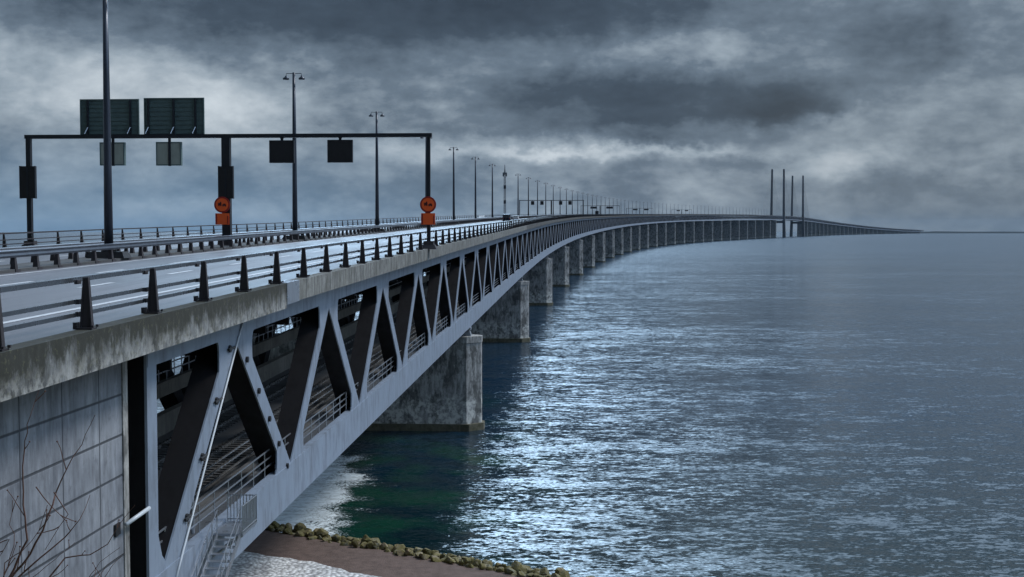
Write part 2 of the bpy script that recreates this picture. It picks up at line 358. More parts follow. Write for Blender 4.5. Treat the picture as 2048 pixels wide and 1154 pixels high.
def f_rock(n, bs):
    P = wpos(n); oi = n.new('ShaderNodeObjectInfo').outputs['Random']
    c = n.ramp(oi, [(0, (.10, .085, .045)), (.35, (.19, .15, .08)), (.6, (.13, .13, .10)), (.85, (.27, .24, .18)), (1, (.20, .12, .06))])
    g = n.noise(P, 3., 6, .7)
    c = n.mix(n.rng(g, .38, .54), c, (.12, .10, .022, 1)); c = n.mix(n.m('MULTIPLY', n.rng(n.noise(P, 9., 4, .6), .56, .68), .7), c, (.33, .29, .17, 1))
    n.put(bs.inputs['Base Color'], c); bs.inputs['Roughness'].default_value = .8; bump(n, bs, g, .8, .12)
M['rock'] = mat('mossy_boulder', f_rock)
def f_soil(n, bs):
    P = wpos(n); g = n.noise(P, 1.3, 7, .7); h = n.noise(P, 12., 4, .7)
    c = n.mix(n.rng(g, .35, .65), (.075, .048, .038, 1), (.14, .095, .08, 1)); c = n.mix(n.m('MULTIPLY', n.rng(h, .5, .7), .6), c, (.21, .16, .14, 1))
    n.put(bs.inputs['Base Color'], c); bs.inputs['Roughness'].default_value = .95; bump(n, bs, h, .7, .05)
M['soil'] = mat('brown_soil', f_soil)
def f_grass(n, bs):
    P = wpos(n); g = n.noise(P, .9, 7, .7); c = n.mix(n.rng(g, .35, .65), (.05, .055, .025, 1), (.12, .11, .06, 1))
    n.put(bs.inputs['Base Color'], c); bs.inputs['Roughness'].default_value = .95; bump(n, bs, n.noise(P, 8., 4, .7), .8, .08)
M['grass'] = mat('rough_embankment', f_grass)
def f_gravel(n, bs):
    P = wpos(n); v = n.new('ShaderNodeTexVoronoi'); n.L.new(P, v.inputs['Vector']); v.inputs['Scale'].default_value = 3.2
    sp = n.new('ShaderNodeSeparateColor'); n.L.new(v.outputs['Color'], sp.inputs[0])
    c = n.ramp(sp.outputs[0], [(0, (.42, .42, .42)), (.5, (.74, .75, .75)), (1, (.88, .90, .90))]); c = n.mix(n.rng(v.outputs['Distance'], .35, .8), c, (.30, .30, .31, 1))
    n.put(bs.inputs['Base Color'], c); bs.inputs['Roughness'].default_value = .8; bump(n, bs, n.m('SUBTRACT', 1., v.outputs['Distance']), .9, .12)
M['gravel'] = mat('white_gravel', f_gravel)
M['bark'] = paint('reddish_twig_bark', (.11, .055, .042), .8, 0., .5, (.03, .02, .018), scale=9.)
def f_water(n, bs):
    P = wpos(n)
    l = n.new('ShaderNodeVectorMath', operation='LENGTH'); n.L.new(P, l.inputs[0]); dist = l.outputs['Value']
    # wave slopes summed over several wave lengths, turned straight into a surface normal
    sx, sy = None, None
    patch = n.noise(n.mapping(P, (.006, .018, 1), rot=(0, 0, RAD(-8))), 1.0, 5, .6)
    amp = n.rng(patch, .36, .64, .55, 1.2)
    for i, (fx, fy, rz_, kx, ky, det) in enumerate(((.035, .075, -22, .22, .26, 3), (.13, .30, -12, .36, .46, 3), (.55, 1.25, -16, .58, .82, 3), (2.0, 4.2, 8, .75, .95, 3))):
        q = n.new('ShaderNodeTexNoise'); n.put(q.inputs['Vector'], n.mapping(P, (fx, fy, 1), rot=(0, 0, RAD(rz_)), loc=(i*7.3, i*3.1, 0)))
        q.inputs['Scale'].default_value = 1; q.inputs['Detail'].default_value = det; q.inputs['Roughness'].default_value = .58; q.inputs['Distortion'].default_value = .3
        sc = n.new('ShaderNodeSeparateColor'); n.L.new(q.outputs['Color'], sc.inputs[0])
        u = n.m('MULTIPLY', n.m('SUBTRACT', sc.outputs[0], .5), kx); v = n.m('MULTIPLY', n.m('SUBTRACT', sc.outputs[1], .5), ky)
        sx = u if sx is None else n.m('ADD', sx, u); sy = v if sy is None else n.m('ADD', sy, v)
    cn = n.new('ShaderNodeCombineXYZ'); n.put(cn.inputs[0], n.m('MULTIPLY', sx, amp)); n.put(cn.inputs[1], n.m('MULTIPLY', sy, amp)); cn.inputs[2].default_value = 0
    ge = n.new('ShaderNodeNewGeometry'); ad = n.new('ShaderNodeVectorMath', operation='ADD'); n.L.new(cn.outputs[0], ad.inputs[0]); n.L.new(ge.outputs['Normal'], ad.inputs[1])
    no = n.new('ShaderNodeVectorMath', operation='NORMALIZE'); n.L.new(ad.outputs[0], no.inputs[0]); n.L.new(no.outputs[0], bs.inputs['Normal'])
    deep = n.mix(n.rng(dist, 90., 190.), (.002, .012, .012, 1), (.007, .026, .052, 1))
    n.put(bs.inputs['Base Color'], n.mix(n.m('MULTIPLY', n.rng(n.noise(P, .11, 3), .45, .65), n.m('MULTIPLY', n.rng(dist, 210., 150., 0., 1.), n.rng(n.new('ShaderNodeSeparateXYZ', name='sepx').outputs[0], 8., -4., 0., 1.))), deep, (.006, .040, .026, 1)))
    # sky glare on the water under the deck's edge, painted as white flecks
    sp = n.new('ShaderNodeSeparateXYZ'); n.L.new(P, sp.inputs[0]); X, Y = sp.outputs[0], sp.outputs[1]
    dsh = n.m('MULTIPLY', n.m('SUBTRACT', n.m('ADD', Y, n.m('MULTIPLY', X, .66)), 93.4), .834)
    wob = n.m('MULTIPLY', n.m('SUBTRACT', n.noise(P, .22, 4, .6), .5), 14.)
    cov = n.m('MULTIPLY', n.rng(n.m('ADD', X, wob), -12., -20., 0., 1.), n.rng(n.m('ADD', dsh, wob), 46., 22., 0., 1.))
    fn = n.noise(n.mapping(P, (1.5, 3.4, 1), rot=(0, 0, .1)), 2.0, 3, .75)
    glare = n.rng(n.m('ADD', fn, n.m('MULTIPLY', cov, .58)), .80, .88, 0., 1.)
    glare = n.m('MULTIPLY', glare, n.rng(cov, .02, .1, 0., 1.))
    src = bs.inputs['Base Color'].links[0].from_socket
    n.put(bs.inputs['Base Color'], n.mix(glare, src, (.84, .93, .97, 1)))
    n.L.new(P, n.N['sepx'].inputs[0])
    bs.inputs['IOR'].default_value = 1.333
    n.put(bs.inputs['Roughness'], n.rng(dist, 120., 1500., .11, .24))
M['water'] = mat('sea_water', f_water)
WATER = 1
# ------------------------------------------------------------------ sea: one sheet that follows the earth's curve to the horizon
rr = [0.5, 20, 40, 60, 80, 100, 130, 170, 220, 300, 400, 550, 750, 1000, 1400, 2000, 2800, 4000, 5500, 7500, 10000, 12500, 15000, 17500, 20000, 24000, 28000]
NA = 96; mb = MB(); vs = []; fs = []
for r in rr:
    for k in range(NA):
        a = 2*math.pi*k/NA; vs.append((r*math.sin(a), r*math.cos(a), -r*r/(2*RE)))
for i in range(len(rr)-1):
    for k in range(NA): k2 = (k+1) % NA; fs.append((i*NA+k, i*NA+k2, (i+1)*NA+k2, (i+1)*NA+k))
mb.add(vs, fs); tag(mb.build('sea_water', M['water'], smooth=True), kind='structure')
# seabed is hidden by the opaque, dark water

# ------------------------------------------------------------------ shore and embankment
SH = lambda x: 93.4-.66*x                       # the line the shore keeps to
def perp(x, y): return (y-SH(x))/1.198
def zt(x, y):
    p = perp(x, y)
    flat = 2.0 if p < -5 else 2.0-(p+5)*.62
    slope = 24.6-.305*y-.02*max(0, x+0)
    if y < 2: slope = 24.6-.0*y
    z = max(flat, min(slope, 24.6)) if p < -5 else flat
    if x < -11.5 and y < 46: z = min(z, 26)
    return max(z, -4)
mb = MB(); xs = sorted(set(list(range(-300, -40, 10))+list(np.arange(-40, 60, 1.5))+list(range(60, 400, 10)))); ys = list(range(-200, 0, 20))+list(np.arange(0, 130, 1.5))+list(range(130, 330, 10))
vs = []; fs = []
for y in ys:
    for x in xs:
        z = zt(x, y); j = (math.sin(x*1.7+y*.9)+math.sin(x*.63-y*1.31))*.05
        vs.append((x, y, z+(j if y < 70 else j*.4)))
nx = len(xs)
for j in range(len(ys)-1):
    for i in range(nx-1):
        cx, cy = (xs[i]+xs[i+1])/2, (ys[j]+ys[j+1])/2
        if perp(cx, cy) < 6: fs.append((j*nx+i, j*nx+i+1, (j+1)*nx+i+1, (j+1)*nx+i))
mb.add(vs, fs); tag(mb.build('ground', M['grass'], smooth=True), kind='structure')
def strip(name, p0, p1, dz, m, x0=-60, x1=60, amp=.25):
    mb = MB(); vs = []; fs = []; n = 120; q = 8
    for i in range(n+1):
        x = x0+(x1-x0)*i/n
        for j in range(q+1):
            e0 = p0+amp*math.sin(x*.9)+amp*.6*math.sin(x*2.3+1); e1 = p1+amp*math.sin(x*.8+2)+amp*.5*math.sin(x*2.9)
            p = e0+(e1-e0)*j/q; X = x+p*.551; Y = SH(x)+p*.834
            vs.append((X, Y, max(zt(X, Y), 2.0 if perp(X, Y) < -5 else -9)+dz+.02*math.sin(X*3)*math.sin(Y*2.1)))
    for i in range(n):
        for j in range(q): a = i*(q+1)+j; fs.append((a, a+q+1, a+q+2, a+1))
    mb.add(vs, fs); return tag(mb.build(name, m, smooth=True), kind='structure')
strip('path', -11.3, -5.0, .15, M['soil']); strip('gravel_ground', -24, -11.0, .26, M['gravel'], x0=-60, x1=40)

# ------------------------------------------------------------------ boulders of the shore revetment
import bmesh
def rock_mesh(seed):
    r = random.Random(seed); bm = bmesh.new(); bmesh.ops.create_icosphere(bm, subdivisions=2, radius=1)
    pl = [(Vector((r.gauss(0, 1), r.gauss(0, 1), r.gauss(0, 1))).normalized(), r.uniform(.45, .8)) for _ in range(11)]
    for v in bm.verts:
        for nn, d in pl:
            e = v.co.dot(nn)-d
            if e > 0: v.co -= nn*e*.9
        v.co *= r.uniform(.95, 1.05)
    for f in bm.faces: f.smooth = False
    me = bpy.data.meshes.new('boulder'); bm.to_mesh(me); bm.free(); me.materials.append(M['rock']); return me
rocks = [rock_mesh(i) for i in range(9)]
R = random.Random(3); nrock = 0; placed = []
for row, (pp, zz, sc) in enumerate([(-5.0, 2.15, .8), (-3.9, 2.0, 1.0), (-2.5, 1.3, 1.1), (-1.1, .3, 1.0)]):
    x = -21.5+row*.3
    while x < 9.5 and nrock < 296:
        x += R.uniform(.34, .50)
        pj = pp+R.uniform(-.45, .45); X = x+pj*.551; Y = SH(x)+pj*.834
        o = bpy.data.objects.new('boulder', rocks[R.randrange(9)]); scn.collection.objects.link(o)
        k = sc*R.uniform(.30, .62)
        o.scale = (k*R.uniform(.9, 1.35), k*R.uniform(.9, 1.2), k*R.uniform(.65, .95)); o.rotation_euler = (R.uniform(-.4, .4), R.uniform(-.4, .4), R.uniform(0, 6.3))
        o.location = (X, Y, zz+R.uniform(-.15, .3))
        tag(o, ['mossy brown boulder in the rock bank between soil path and sea', 'mossy boulder in the middle of the rock bank along the shore', 'dark mossy boulder in the rock bank just above the water', 'wet dark boulder at the water side of the rock bank'][row], 'boulder', 'boulders of the shore bank'); nrock += 1

# ------------------------------------------------------------------ the bridge
S0 = 45.41
br = empty('bridge', at(44, 0, 0))
tag(br, 'long curving two-deck steel truss bridge with concrete road deck, running out to sea', 'bridge')
EX = 60.5                                                       # expansion joint
# road deck slab (thin, carries the asphalt), its beams below
DECK_W = -35.2
MB().sweep([(.6, -.42), (.6, -.95), (-2, -1.18), (-32, -1.18), (DECK_W+.1, -.95), (DECK_W+.1, -.42)], srange(-60, SEND), zD).build('deck_slab', M['deckc'], br)
MB().sweep([(.55, -.10), (.55, -.40), (-34.6, -.40), (-34.6, -.10), (-17.0, .12)], srange(-60, SEND), zD).build('roadway', M['asphalt'], br)
MB().sweep([(1.2, 0), (1.2, -1.18), (.62, -1.18), (.62, 0)], srange(-60, EX-.6), zD).build('edge_beam', M['edge_old'], br)
MB().sweep([(1.2, 0), (1.2, -.98), (.62, -.98), (.62, 0)], srange(EX+1.9, 290), zD).build('edge_beam', M['edge'], br)
MB().sweep([(1.2, 0), (1.2, -.98), (.62, -.98), (.62, 0)], srange(290, SEND), zD).build('edge_beam', M['edge_far'], br)
MB().sweep([(1.24, .02), (1.24, -1.0), (.58, -1.0), (.58, .02)], [EX-.6, EX+1.9], zD).build('joint_cover', M['galv'], br)
MB().sweep([(-34.62, 0), (-34.62, -1.0), (-35.2, -1.0), (-35.2, 0)], srange(-60, SEND), zD).build('edge_beam', M['edge'], br)
MB().sweep([(-15.4, .02), (-15.4, .26), (-18.6, .26), (-18.6, .02)], srange(-60, SEND), zD).build('median_kerb', M['deckc'], br)
# lane markings
def marks(t, w_, zoff, dash=None, a=-40, b=1500):
    mb = MB(); q = a
    if dash is None:
        ss = srange(a, b); mb.sweep([(t, zoff), (t-w_, zoff), (t-w_, zoff-.004), (t, zoff-.004)], ss, zD)
    else:
        while q < b: mb.sweep([(t, zoff), (t-w_, zoff), (t-w_, zoff-.004), (t, zoff-.004)], [q, q+dash[0]], zD); q += dash[0]+dash[1]
    return mb
def rz(t): return -.10+(.22*(.55-t)/17.55 if t > -17 else .22*(t+34.6)/17.6)
for t, d in ((-2.6, None), (-7.0, (4, 8)), (-10.9, (4, 8)), (-14.4, None), (-19.6, None), (-23.5, (4, 8)), (-27.4, (4, 8)), (-31.6, None)):
    if d is None: marks(t, .28, rz(t-.14)+.012, d).build('lane_marking', M['mark'], br)
    else:
        for k in range(24): marks(t, .28, rz(t-.14)+.012, d, -40+12*k, -40+12*k+1).build('lane_dash', M['mark'], br)
        tag(marks(t, .28, rz(t-.14)+.012, d, -40+12*24, 1500).build('lane_dash', M['mark'], br), kind='stuff')
# chords
top_p = [(0, -1.25), (0, -2.05), (-1.2, -2.05), (-1.2, -1.25)]
bot_p = [(.03, 0), (.03, 2.1), (-.42, 2.1), (-.42, 0)]
def offs(p, d): return [(t+d, z) for t, z in p]
for d in (0, -11.8, -32.8):
    MB().sweep(offs(top_p, d), srange(S0-1.1, SEND), zD).build('top_chord', M['steel'] if d == 0 else M['steel_shaded'], br)
    MB().sweep(offs(bot_p, d), srange(S0-1.1, SEND), zB).build('bottom_chord', M['steel'] if d == 0 else M['steel_shaded'], br)
# diagonals: outer flange in blue-grey paint, body behind it coloured as in shade
def seg2(s0, z0, s1, z1, w_):
    dxs, dzs = s1-s0, z1-z0; L = math.hypot(dxs, dzs); nx_, nz_ = -dzs/L*w_/2, dxs/L*w_/2
    return [(s0-nx_, z0-nz_), (s1-nx_, z1-nz_), (s1+nx_, z1+nz_), (s0+nx_, z0+nz_)]
def plate(mb, poly, t0, t1):
    a = [at(s_, t0, z_) for s_, z_ in poly]; n = len(a); b = [at(s_, t1, z_) for s_, z_ in poly]
    mb.add(a+b, [tuple(range(n)), tuple(range(2*n-1, n-1, -1))]+[(i, n+i, n+(i+1) % n, (i+1) % n) for i in range(n)])
def diag(mb, sa, za, sb, zb_, t, depth=1.15, w_=1.0): plate(mb, seg2(sa, za, sb, zb_, w_), t-.012, t-depth)
def web(mb, sa, za, sb, zb_, t, depth=1.3, w_=.94): plate(mb, seg2(sa, za, sb, zb_, w_), t-.09, t-depth)
def gus(mb, s0, z0, sgn, up, t):
    """concave fillet between a chord and a diagonal"""
    r = 1.7; pts = [(s0, z0)]
    for k in range(7):
        a = k/6*math.pi/2; pts.append((s0+sgn*(r-r*math.sin(a)), z0+up*(r-r*math.cos(a))))
    plate(mb, pts, t-.016, t-1.1)
nb = 0; rest = MB(); rest_in = MB()
bay = S0
def gusset_bottom(sn, mb, sides=(-1, 1)):
    zc = zB(sn)+2.08
    for sg in sides:
        # foot of the diagonals widens into the chord
        pts = [(sn+sg*1.0, zc-.3), (sn+sg*3.3, zc-.05)]
        for k in range(1, 7):
            u = k/6; pts.append((sn+sg*(3.3-1.35*u+1.2*u*u*.9), zc-.05+2.3*u*u*.98))
        pts.append((sn+sg*1.9, zc+1.0))
        plate(mb, pts, -.010, -.08)
def gusset_top(sn, mb):
    zc = zD(sn)-2.04
    for sg in (-1, 1):
        pts = [(sn+sg*.2, zc+.2), (sn+sg*3.0, zc+.03)]
        for k in range(1, 7):
            u = k/6; pts.append((sn+sg*(3.0-1.25*u+1.0*u*u), zc+.03-2.1*u*u))
        pts.append((sn+sg*1.2, zc-.7))
        plate(mb, pts, -.010, -.08)
for i in range(430):
    sa = S0+.2+20*i; sm = sa+10; sb = sa+20
    if sb > SEND: break
    za, zm, zb_ = zB(sa)+1.4, zD(sm)-1.7, zB(sb)+1.4
    for (p, q, r_, u_) in ((sa, za, sm, zm), (sm, zm, sb, zb_)):
        if nb < 76:
            m_ = MB(); diag(m_, p, q, r_, u_, 0, .085)
            if nb < 16:
                (gusset_top(p, m_) if p == sm else gusset_bottom(p, m_, (1,) if i == 0 else (-1, 1)))
            dg = m_.build('diagonal', M['steel'], br); nb += 1
            m_ = MB(); web(m_, p, q, r_, u_, 0, 1.2); m_.build('box_body', M['steel_shaded'], dg)
        else: diag(rest, p, q, r_, u_, 0, .085); web(rest_in, p, q, r_, u_, 0, 1.2)
        for d in (-11.8, -32.8):
            if i < 6 and d == -11.8:
                m_ = MB(); diag(m_, p, q, r_, u_, d, 1.2); m_.build('diagonal', M['steel_shaded'], br)
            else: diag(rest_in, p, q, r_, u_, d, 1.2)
tag(rest.build('diagonal', M['steel'], br), kind='stuff'); tag(rest_in.build('diagonal', M['steel_shaded'], br), kind='stuff')
# end column at the abutment
m_ = MB(); plate(m_, [(44.25, zB(44.3)), (45.25, zB(45)), (45.25, zD(45)-1.25), (44.25, zD(44)-1.25)], -.02, -.12)
plate(m_, [(45.2, zB(45)+3.6), (45.2, zB(45)+2.0), (47.2, zB(45)+2.0), (46.2, zB(45)+2.2), (45.6, zB(45)+2.7)], -.018, -.1); ec = m_.build('end_column', M['steel'], br)
m_ = MB(); plate(m_, [(44.3, zB(44.3)), (45.2, zB(45)), (45.2, zD(45)-1.25), (44.3, zD(44)-1.25)], -.125, -1.15); m_.build('box_body', M['steel_shaded'], ec)
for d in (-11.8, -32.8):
    m_ = MB(); plate(m_, [(44.25, zB(44.3)), (45.25, zB(45)), (45.25, zD(45)-1.25), (44.25, zD(44)-1.25)], d, d-1.15); m_.build('end_column', M['steel_shaded'], br)
# cross girders under the road deck
def cross_girders(lst):
    mb = MB()
    for q in lst:
        for zt_, zb2, hw in ((-1.18, -2.9, .12), ):
            plate(mb, [(q-hw, zD(q)+zt_), (q+hw, zD(q)+zt_), (q+hw, zD(q)+zb2), (q-hw, zD(q)+zb2)], -1.2, -34)
    return mb
cross_girders([S0+5*k for k in range(0, 60)]).build('cross_girders', M['steel_shaded'], br)
# lower railway deck: floor slab, walls, tracks
MB().sweep([(-.45, 1.5), (-.45, .7), (-11.75, .7), (-11.75, 1.5)], srange(S0-1.1, SEND), zB).build('railway_deck', M['deckc'], br)
def zP(s): return zB(s)
MB().sweep([(-10.9, 3.6), (-10.9, 4.5), (-11.3, 4.5), (-11.3, 3.6)], srange(S0-1, 900), zB).build('parapet', M['parapet'], br)
MB().sweep([(-10.4, 1.5), (-10.4, 2.75), (-10.9, 2.75), (-10.9, 1.5)], srange(S0-1, 900), zB).build('parapet', M['parapet'], br)
MB().sweep([(-.46, 1.52), (-.46, 1.58), (-1.9, 1.58), (-1.9, 1.52)], srange(S0-1, 900), zB).build('walkway_plate', M['galv'], br)
MB().sweep([(-1.95, 1.5), (-1.95, 1.85), (-2.6, 1.85), (-2.6, 1.5)], srange(S0-1, 900), zB).build('cable_trough', M['deckc'], br)
for z_ in (2.0, 2.4, 2.8):
    MB().sweep([(-2.75, z_), (-2.75, z_+.08), (-2.83, z_+.08), (-2.83, z_)], srange(S0-1, 500), zB).build('handrail', M['railway'], br)
for t in (-3.9, -5.35, -7.6, -9.05):
    MB().sweep([(t, 1.5), (t, 1.72), (t-.09, 1.72), (t-.09, 1.5)], srange(S0-1, 700), zB).build('rail', M['railway'], br)
mb = MB()
for k in range(0, 260):
    q = S0+k*.65
    for t0 in (-3.4, -7.1): plate(mb, [(q, zB(q)+1.5), (q+.28, zB(q)+1.5), (q+.28, zB(q)+1.6), (q, zB(q)+1.6)], t0, t0-2.5)
tag(mb.build('sleeper', M['deckc'], br), kind='stuff')
for z_ in (5.0, 5.45, 5.9):
    MB().sweep([(-11.1, z_), (-11.1, z_+.07), (-11.17, z_+.07), (-11.17, z_)], srange(S0-1, 500), zB).build('handrail', M['galv'], br)
mb = MB()
for k in range(0, 75):
    q = S0+1+k*1.5; mb.tube([at(q, -11.14, zB(q)+4.5), at(q, -11.14, zB(q)+5.95)], .035, 5)
tag(mb.build('handrail_post', M['galv'], br), kind='stuff')

# ------------------------------------------------------------------ walkway railing on the near bottom chord
WT = -.36
wr = empty('walkway_railing', at(46, -.5, zB(46)+2.1))
tag(wr, 'galvanised three-rail walkway railing behind the near truss above the bottom chord', 'railing')
for h in (.42, .80, 1.2):
    MB().sweep([(WT, 2.1+h), (WT, 2.1+h+.055), (WT-.05, 2.1+h+.055), (WT-.05, 2.1+h)], srange(46, 420), zB).build('rail', M['galv'], wr)
for k in range(0, 60):
    q = 47+k*2.1
    if abs(q-52.3) < 1.0: continue
    MB().tube([at(q, WT-.02, zB(q)+2.05), at(q, WT-.02, zB(q)+3.32)], .028, 6).build('post', M['galv'], wr)

# ------------------------------------------------------------------ drain pipe clamped along the first diagonal
dp = empty('drain_pipe', at(S0+.6, .2, zB(S0)+1.5)); tag(dp, 'thin pale pipe on dark clamps running up beside the first sloping truss member', 'pipe')
a_, b_ = (S0+.6, zB(S0)+1.2), (S0+10.3, zD(S0+10)-1.3)
pth = lambda u, t: at(a_[0]+(b_[0]-a_[0])*u, t, a_[1]+(b_[1]-a_[1])*u)
MB().tube([pth(u/10, .06)+Vector((.04, .5+.5*u/10, 0)) for u in range(11)], .045, 8).build('pipe', M['pipe'], dp, smooth=True)
for u in (.03, .24, .45, .66, .87):
    m_ = MB(); c_ = pth(u, .34); d_ = (pth(u+.02, .34)-c_).normalized()
    m_.tube([pth(u, -.05), pth(u, .08)], .16, 8); m_.tube([pth(u, .05)-Vector((0, .35, 0)), pth(u, .06)+Vector((0, .55+.5*u, 0))], .055, 6); m_.build('clamp', M['black'], dp)
# round lugs on the second diagonal
lg = None
for u in (.12, .33, .53, .72, .9):
    q = S0+10.6+9.6*u; z_ = zD(q)-2.3-(8.1*u)
    c_ = at(q, .0, z_); m_ = MB(); m_.tube([at(q, -.01, z_), at(q, .10, z_)], .14, 10); m_.build('lug', M['black'], br)

# ------------------------------------------------------------------ stair and landing down from the lower deck
st = empty('access_stair', at(48, 1.3, zt(at(46, 1.3, 0).x, at(46, 1.3, 0).y))); tag(st, 'galvanised access stair with barred railings going down beside the bottom chord', 'stair')
zl = zB(52.5)+2.0
m_ = MB(); plate(m_, [(51.4, zl), (53.6, zl), (53.6, zl-.10), (51.4, zl-.10)], .1, 1.35); m_.build('landing', M['galv'], st)
nst = 15; s_a, z_a, s_b, z_b = 51.4, zl-.1, 45.9, 10.6
for k in range(nst):
    u = (k+.5)/nst; q = s_a+(s_b-s_a)*u; z_ = z_a+(z_b-z_a)*u
    m_ = MB(); plate(m_, [(q-.15, z_), (q+.15, z_), (q+.15, z_-.04), (q-.15, z_-.04)], .32, 1.2); m_.build('tread', M['galv'], st)
for t_ in (.26, 1.2):
    m_ = MB(); plate(m_, [(s_a, z_a+.12), (s_b, z_b+.12), (s_b, z_b-.14), (s_a, z_a-.14)], t_, t_+.06); m_.build('stringer', M['galv'], st)
    m_ = MB()
    for h in (.55, 1.05): m_.tube([at(s_a, t_+.03, z_a+h), at(s_b, t_+.03, z_b+h)], .022, 6)
    for k in range(9):
        u = k/8; q = s_a+(s_b-s_a)*u; z_ = z_a+(z_b-z_a)*u; m_.tube([at(q, t_+.03, z_), at(q, t_+.03, z_+1.07)], .022, 6)
    m_.build('stair_railing', M['galv'], st)
m_ = MB()
for (p, q) in (((51.4, 1.33), (53.6, 1.33)), ((53.6, 1.33), (53.6, .1))):
    for h in (.1, 1.12): m_.tube([at(p[0], p[1], zl+h), at(q[0], q[1], zl+h)], .024, 6)
    L = 12 if p[0] != q[0] else 9
    for k in range(L+1):
        u = k/L; m_.tube([at(p[0]+(q[0]-p[0])*u, p[1]+(q[1]-p[1])*u, zl), at(p[0]+(q[0]-p[0])*u, p[1]+(q[1]-p[1])*u, zl+1.15)], .022, 6)
m_.build('landing_railing', M['galv'], st)
m_ = MB()
for s_ in (51.6, 53.4): m_.tube([at(s_, .04, zl-1.0), at(s_, 1.3, zl-.1)], .05, 8); m_.tube([at(s_, .04, zl-.12), at(s_, 1.3, zl-.12)], .05, 8)
m_.build('support_bracket', M['galv'], st)
pp_ = empty('walkway_pole', at(51.0, -.6, zB(51)+2.1)); tag(pp_, 'slim grey pole with small arm standing above the stair landing', 'pole')
m_ = MB(); m_.tube([at(51.0, -.6, zB(51)+2.1), at(51.0, -.6, zB(51)+6.3)], [.09, .07], 8); m_.build('shaft', M['galv'], pp_)
m_ = MB(); m_.tube([at(51.0, -.6, zB(51)+5.6), at(51.0, -1.5, zB(51)+5.7)], .04, 6); m_.box(tuple(at(51., -1.6, zB(51)+5.68)), (.35, .2, .1)); m_.build('arm', M['galv'], pp_)

# ------------------------------------------------------------------ abutment wall
def wall_prism(name, s0, s1, t0, t1, ztop, zbot, m, parent):
    mb = MB(); ss = list(np.linspace(s0, s1, max(2, int((s1-s0)/4)+1))); vs = []
    for q in ss: vs += [at(q, t0, ztop(q)), at(q, t1, ztop(q)), at(q, t1, zbot), at(q, t0, zbot)]
    fs = [(0, 1, 2, 3), tuple(len(ss)*4-4+k for k in (3, 2, 1, 0))]
    for i in range(len(ss)-1):
        for k in range(4): k2 = (k+1) % 4; fs.append((i*4+k, (i+1)*4+k, (i+1)*4+k2, i*4+k2))
    mb.add(vs, fs); return mb.build(name, m, parent)
ab = empty('abutment', at(40, -.5, 5)); tag(ab, 'grey streaked concrete abutment wall with formwork joints under the mossy deck edge', 'abutment')
wall_prism('side_wall', -60, 43.1, -.5, -1.3, lambda q: zD(q)-1.20, 0, M['wall'], ab)
wall_prism('wall_end', 43.1, 43.55, -.45, -1.3, lambda q: zD(q)-1.20, 0, M['pier'], ab)
wall_prism('side_wall', -60, 43.1, -33.5, -34.3, lambda q: zD(q)-1.20, 0, M['wall'], ab)
wall_prism('back_wall', 36.0, 36.8, -1.3, -33.5, lambda q: zD(q)-1.20, 0, M['deckc'], ab)
wall_prism('bearing_shelf', 36.8, 45.6, -1.31, -33.5, lambda q: zB(45)-.7, 0, M['pier'], ab)
m_ = MB(); m_.tube([at(42.75, -.28, 16.0), at(44.2, .02, 16.25)], .075, 10)
tag(m_.build('conduit_pipe', M['pipe'], None, smooth=True, loc=at(43, -.4, 15.9)), 'short pale pipe bridging the gap between abutment wall and first truss column', 'pipe')
m_ = MB(); m_.box(tuple(at(42.45, -.48, 15.9)), (.10, .5, .4)); m_.build('wall_box', M['black'], ab)

# ------------------------------------------------------------------ piers
PST = [165.4]+[165.4+128+140*k for k in range(0, 26)]
PST = [p for p in PST if p < PYL-170]+[PYL-160, ]+[PYL+490+160]+[PYL+490+160+140*k for k in range(1, 28) if PYL+490+160+140*k < SEND-40]
def pier(s_, idx):
    base = at(s_, -17, 0); rz_ = -head(s_); h = zB(s_)-1.1
    far = s_ > 2500
    e = empty('bridge_pier', base, rz_, local=True)
    # local x = to the right of the deck, y = along the bridge
    L = 4.6; X0, X1 = -18.4, 18.5; c = 1.75
    oct_ = [(X0+c, -L/2), (X1-c, -L/2), (X1, -L/2+c*.9), (X1, L/2-c*.9), (X1-c, L/2), (X0+c, L/2), (X0, L/2-c*.9), (X0, -L/2+c*.9)]
    mb = MB(); mb.prism([Vector((x_, y_, .9)) for x_, y_ in oct_], (0, 0, h-1.7)); mb.build('shaft', M['pier'], e)
    k = 1.035
    pl = [(x_*1.0+(.35 if x_ > 0 else -.35), y_*1.15) for x_, y_ in oct_]
    mb = MB(); mb.prism([Vector((x_, y_, -3)) for x_, y_ in pl], (0, 0, 3.9)); mb.build('plinth', M['plinth'], e)
    mb = MB(); mb.prism([Vector((x_*1.004, y_*1.04, h-.8)) for x_, y_ in oct_], (0, 0, .8)); mb.build('cap', M['pier'], e)
    if not far:
        for x_ in (16.4, 4.6, -16.4):
            mb = MB(); mb.frustum((x_, 0, h), (1.6, 1.6), (x_, 0, h+.75), (1.1, 1.1)); mb.box((x_, 0, h+.93), (1.5, 1.5, .34)); mb.build('bearing', M['galv'], e)
        # recessed panels with a raised rib and step marks on the sea-facing chamfer
        mb = MB(); mb.box((X1-.62-.62, -L/2+.62, (h+.9)/2), (.07, .07, h-2.4), None); mb.build('chamfer_rib', M['pier'], e)
    return e
side = ['near side']*99
for i, p in enumerate(PST):
    e = pier(p, i)
    if p < PYL: n_ = i; lab = ('concrete pier of the bridge, %s from the shore' % (ORD[i] if i else 'first, nearest')) if i < 20 else 'distant concrete pier, %s before the near tall pylon' % (['seventh', 'sixth', 'fifth', 'fourth', 'third', 'second', 'last'][max(0, min(6, i-20))])
    else:
        k = i-len([q for q in PST if q < PYL]); lab = 'distant concrete pier beyond the tall pylons, %s after them' % (ORD[k] if k else 'first')
    tag(e, lab, 'bridge pier', 'piers carrying the bridge')

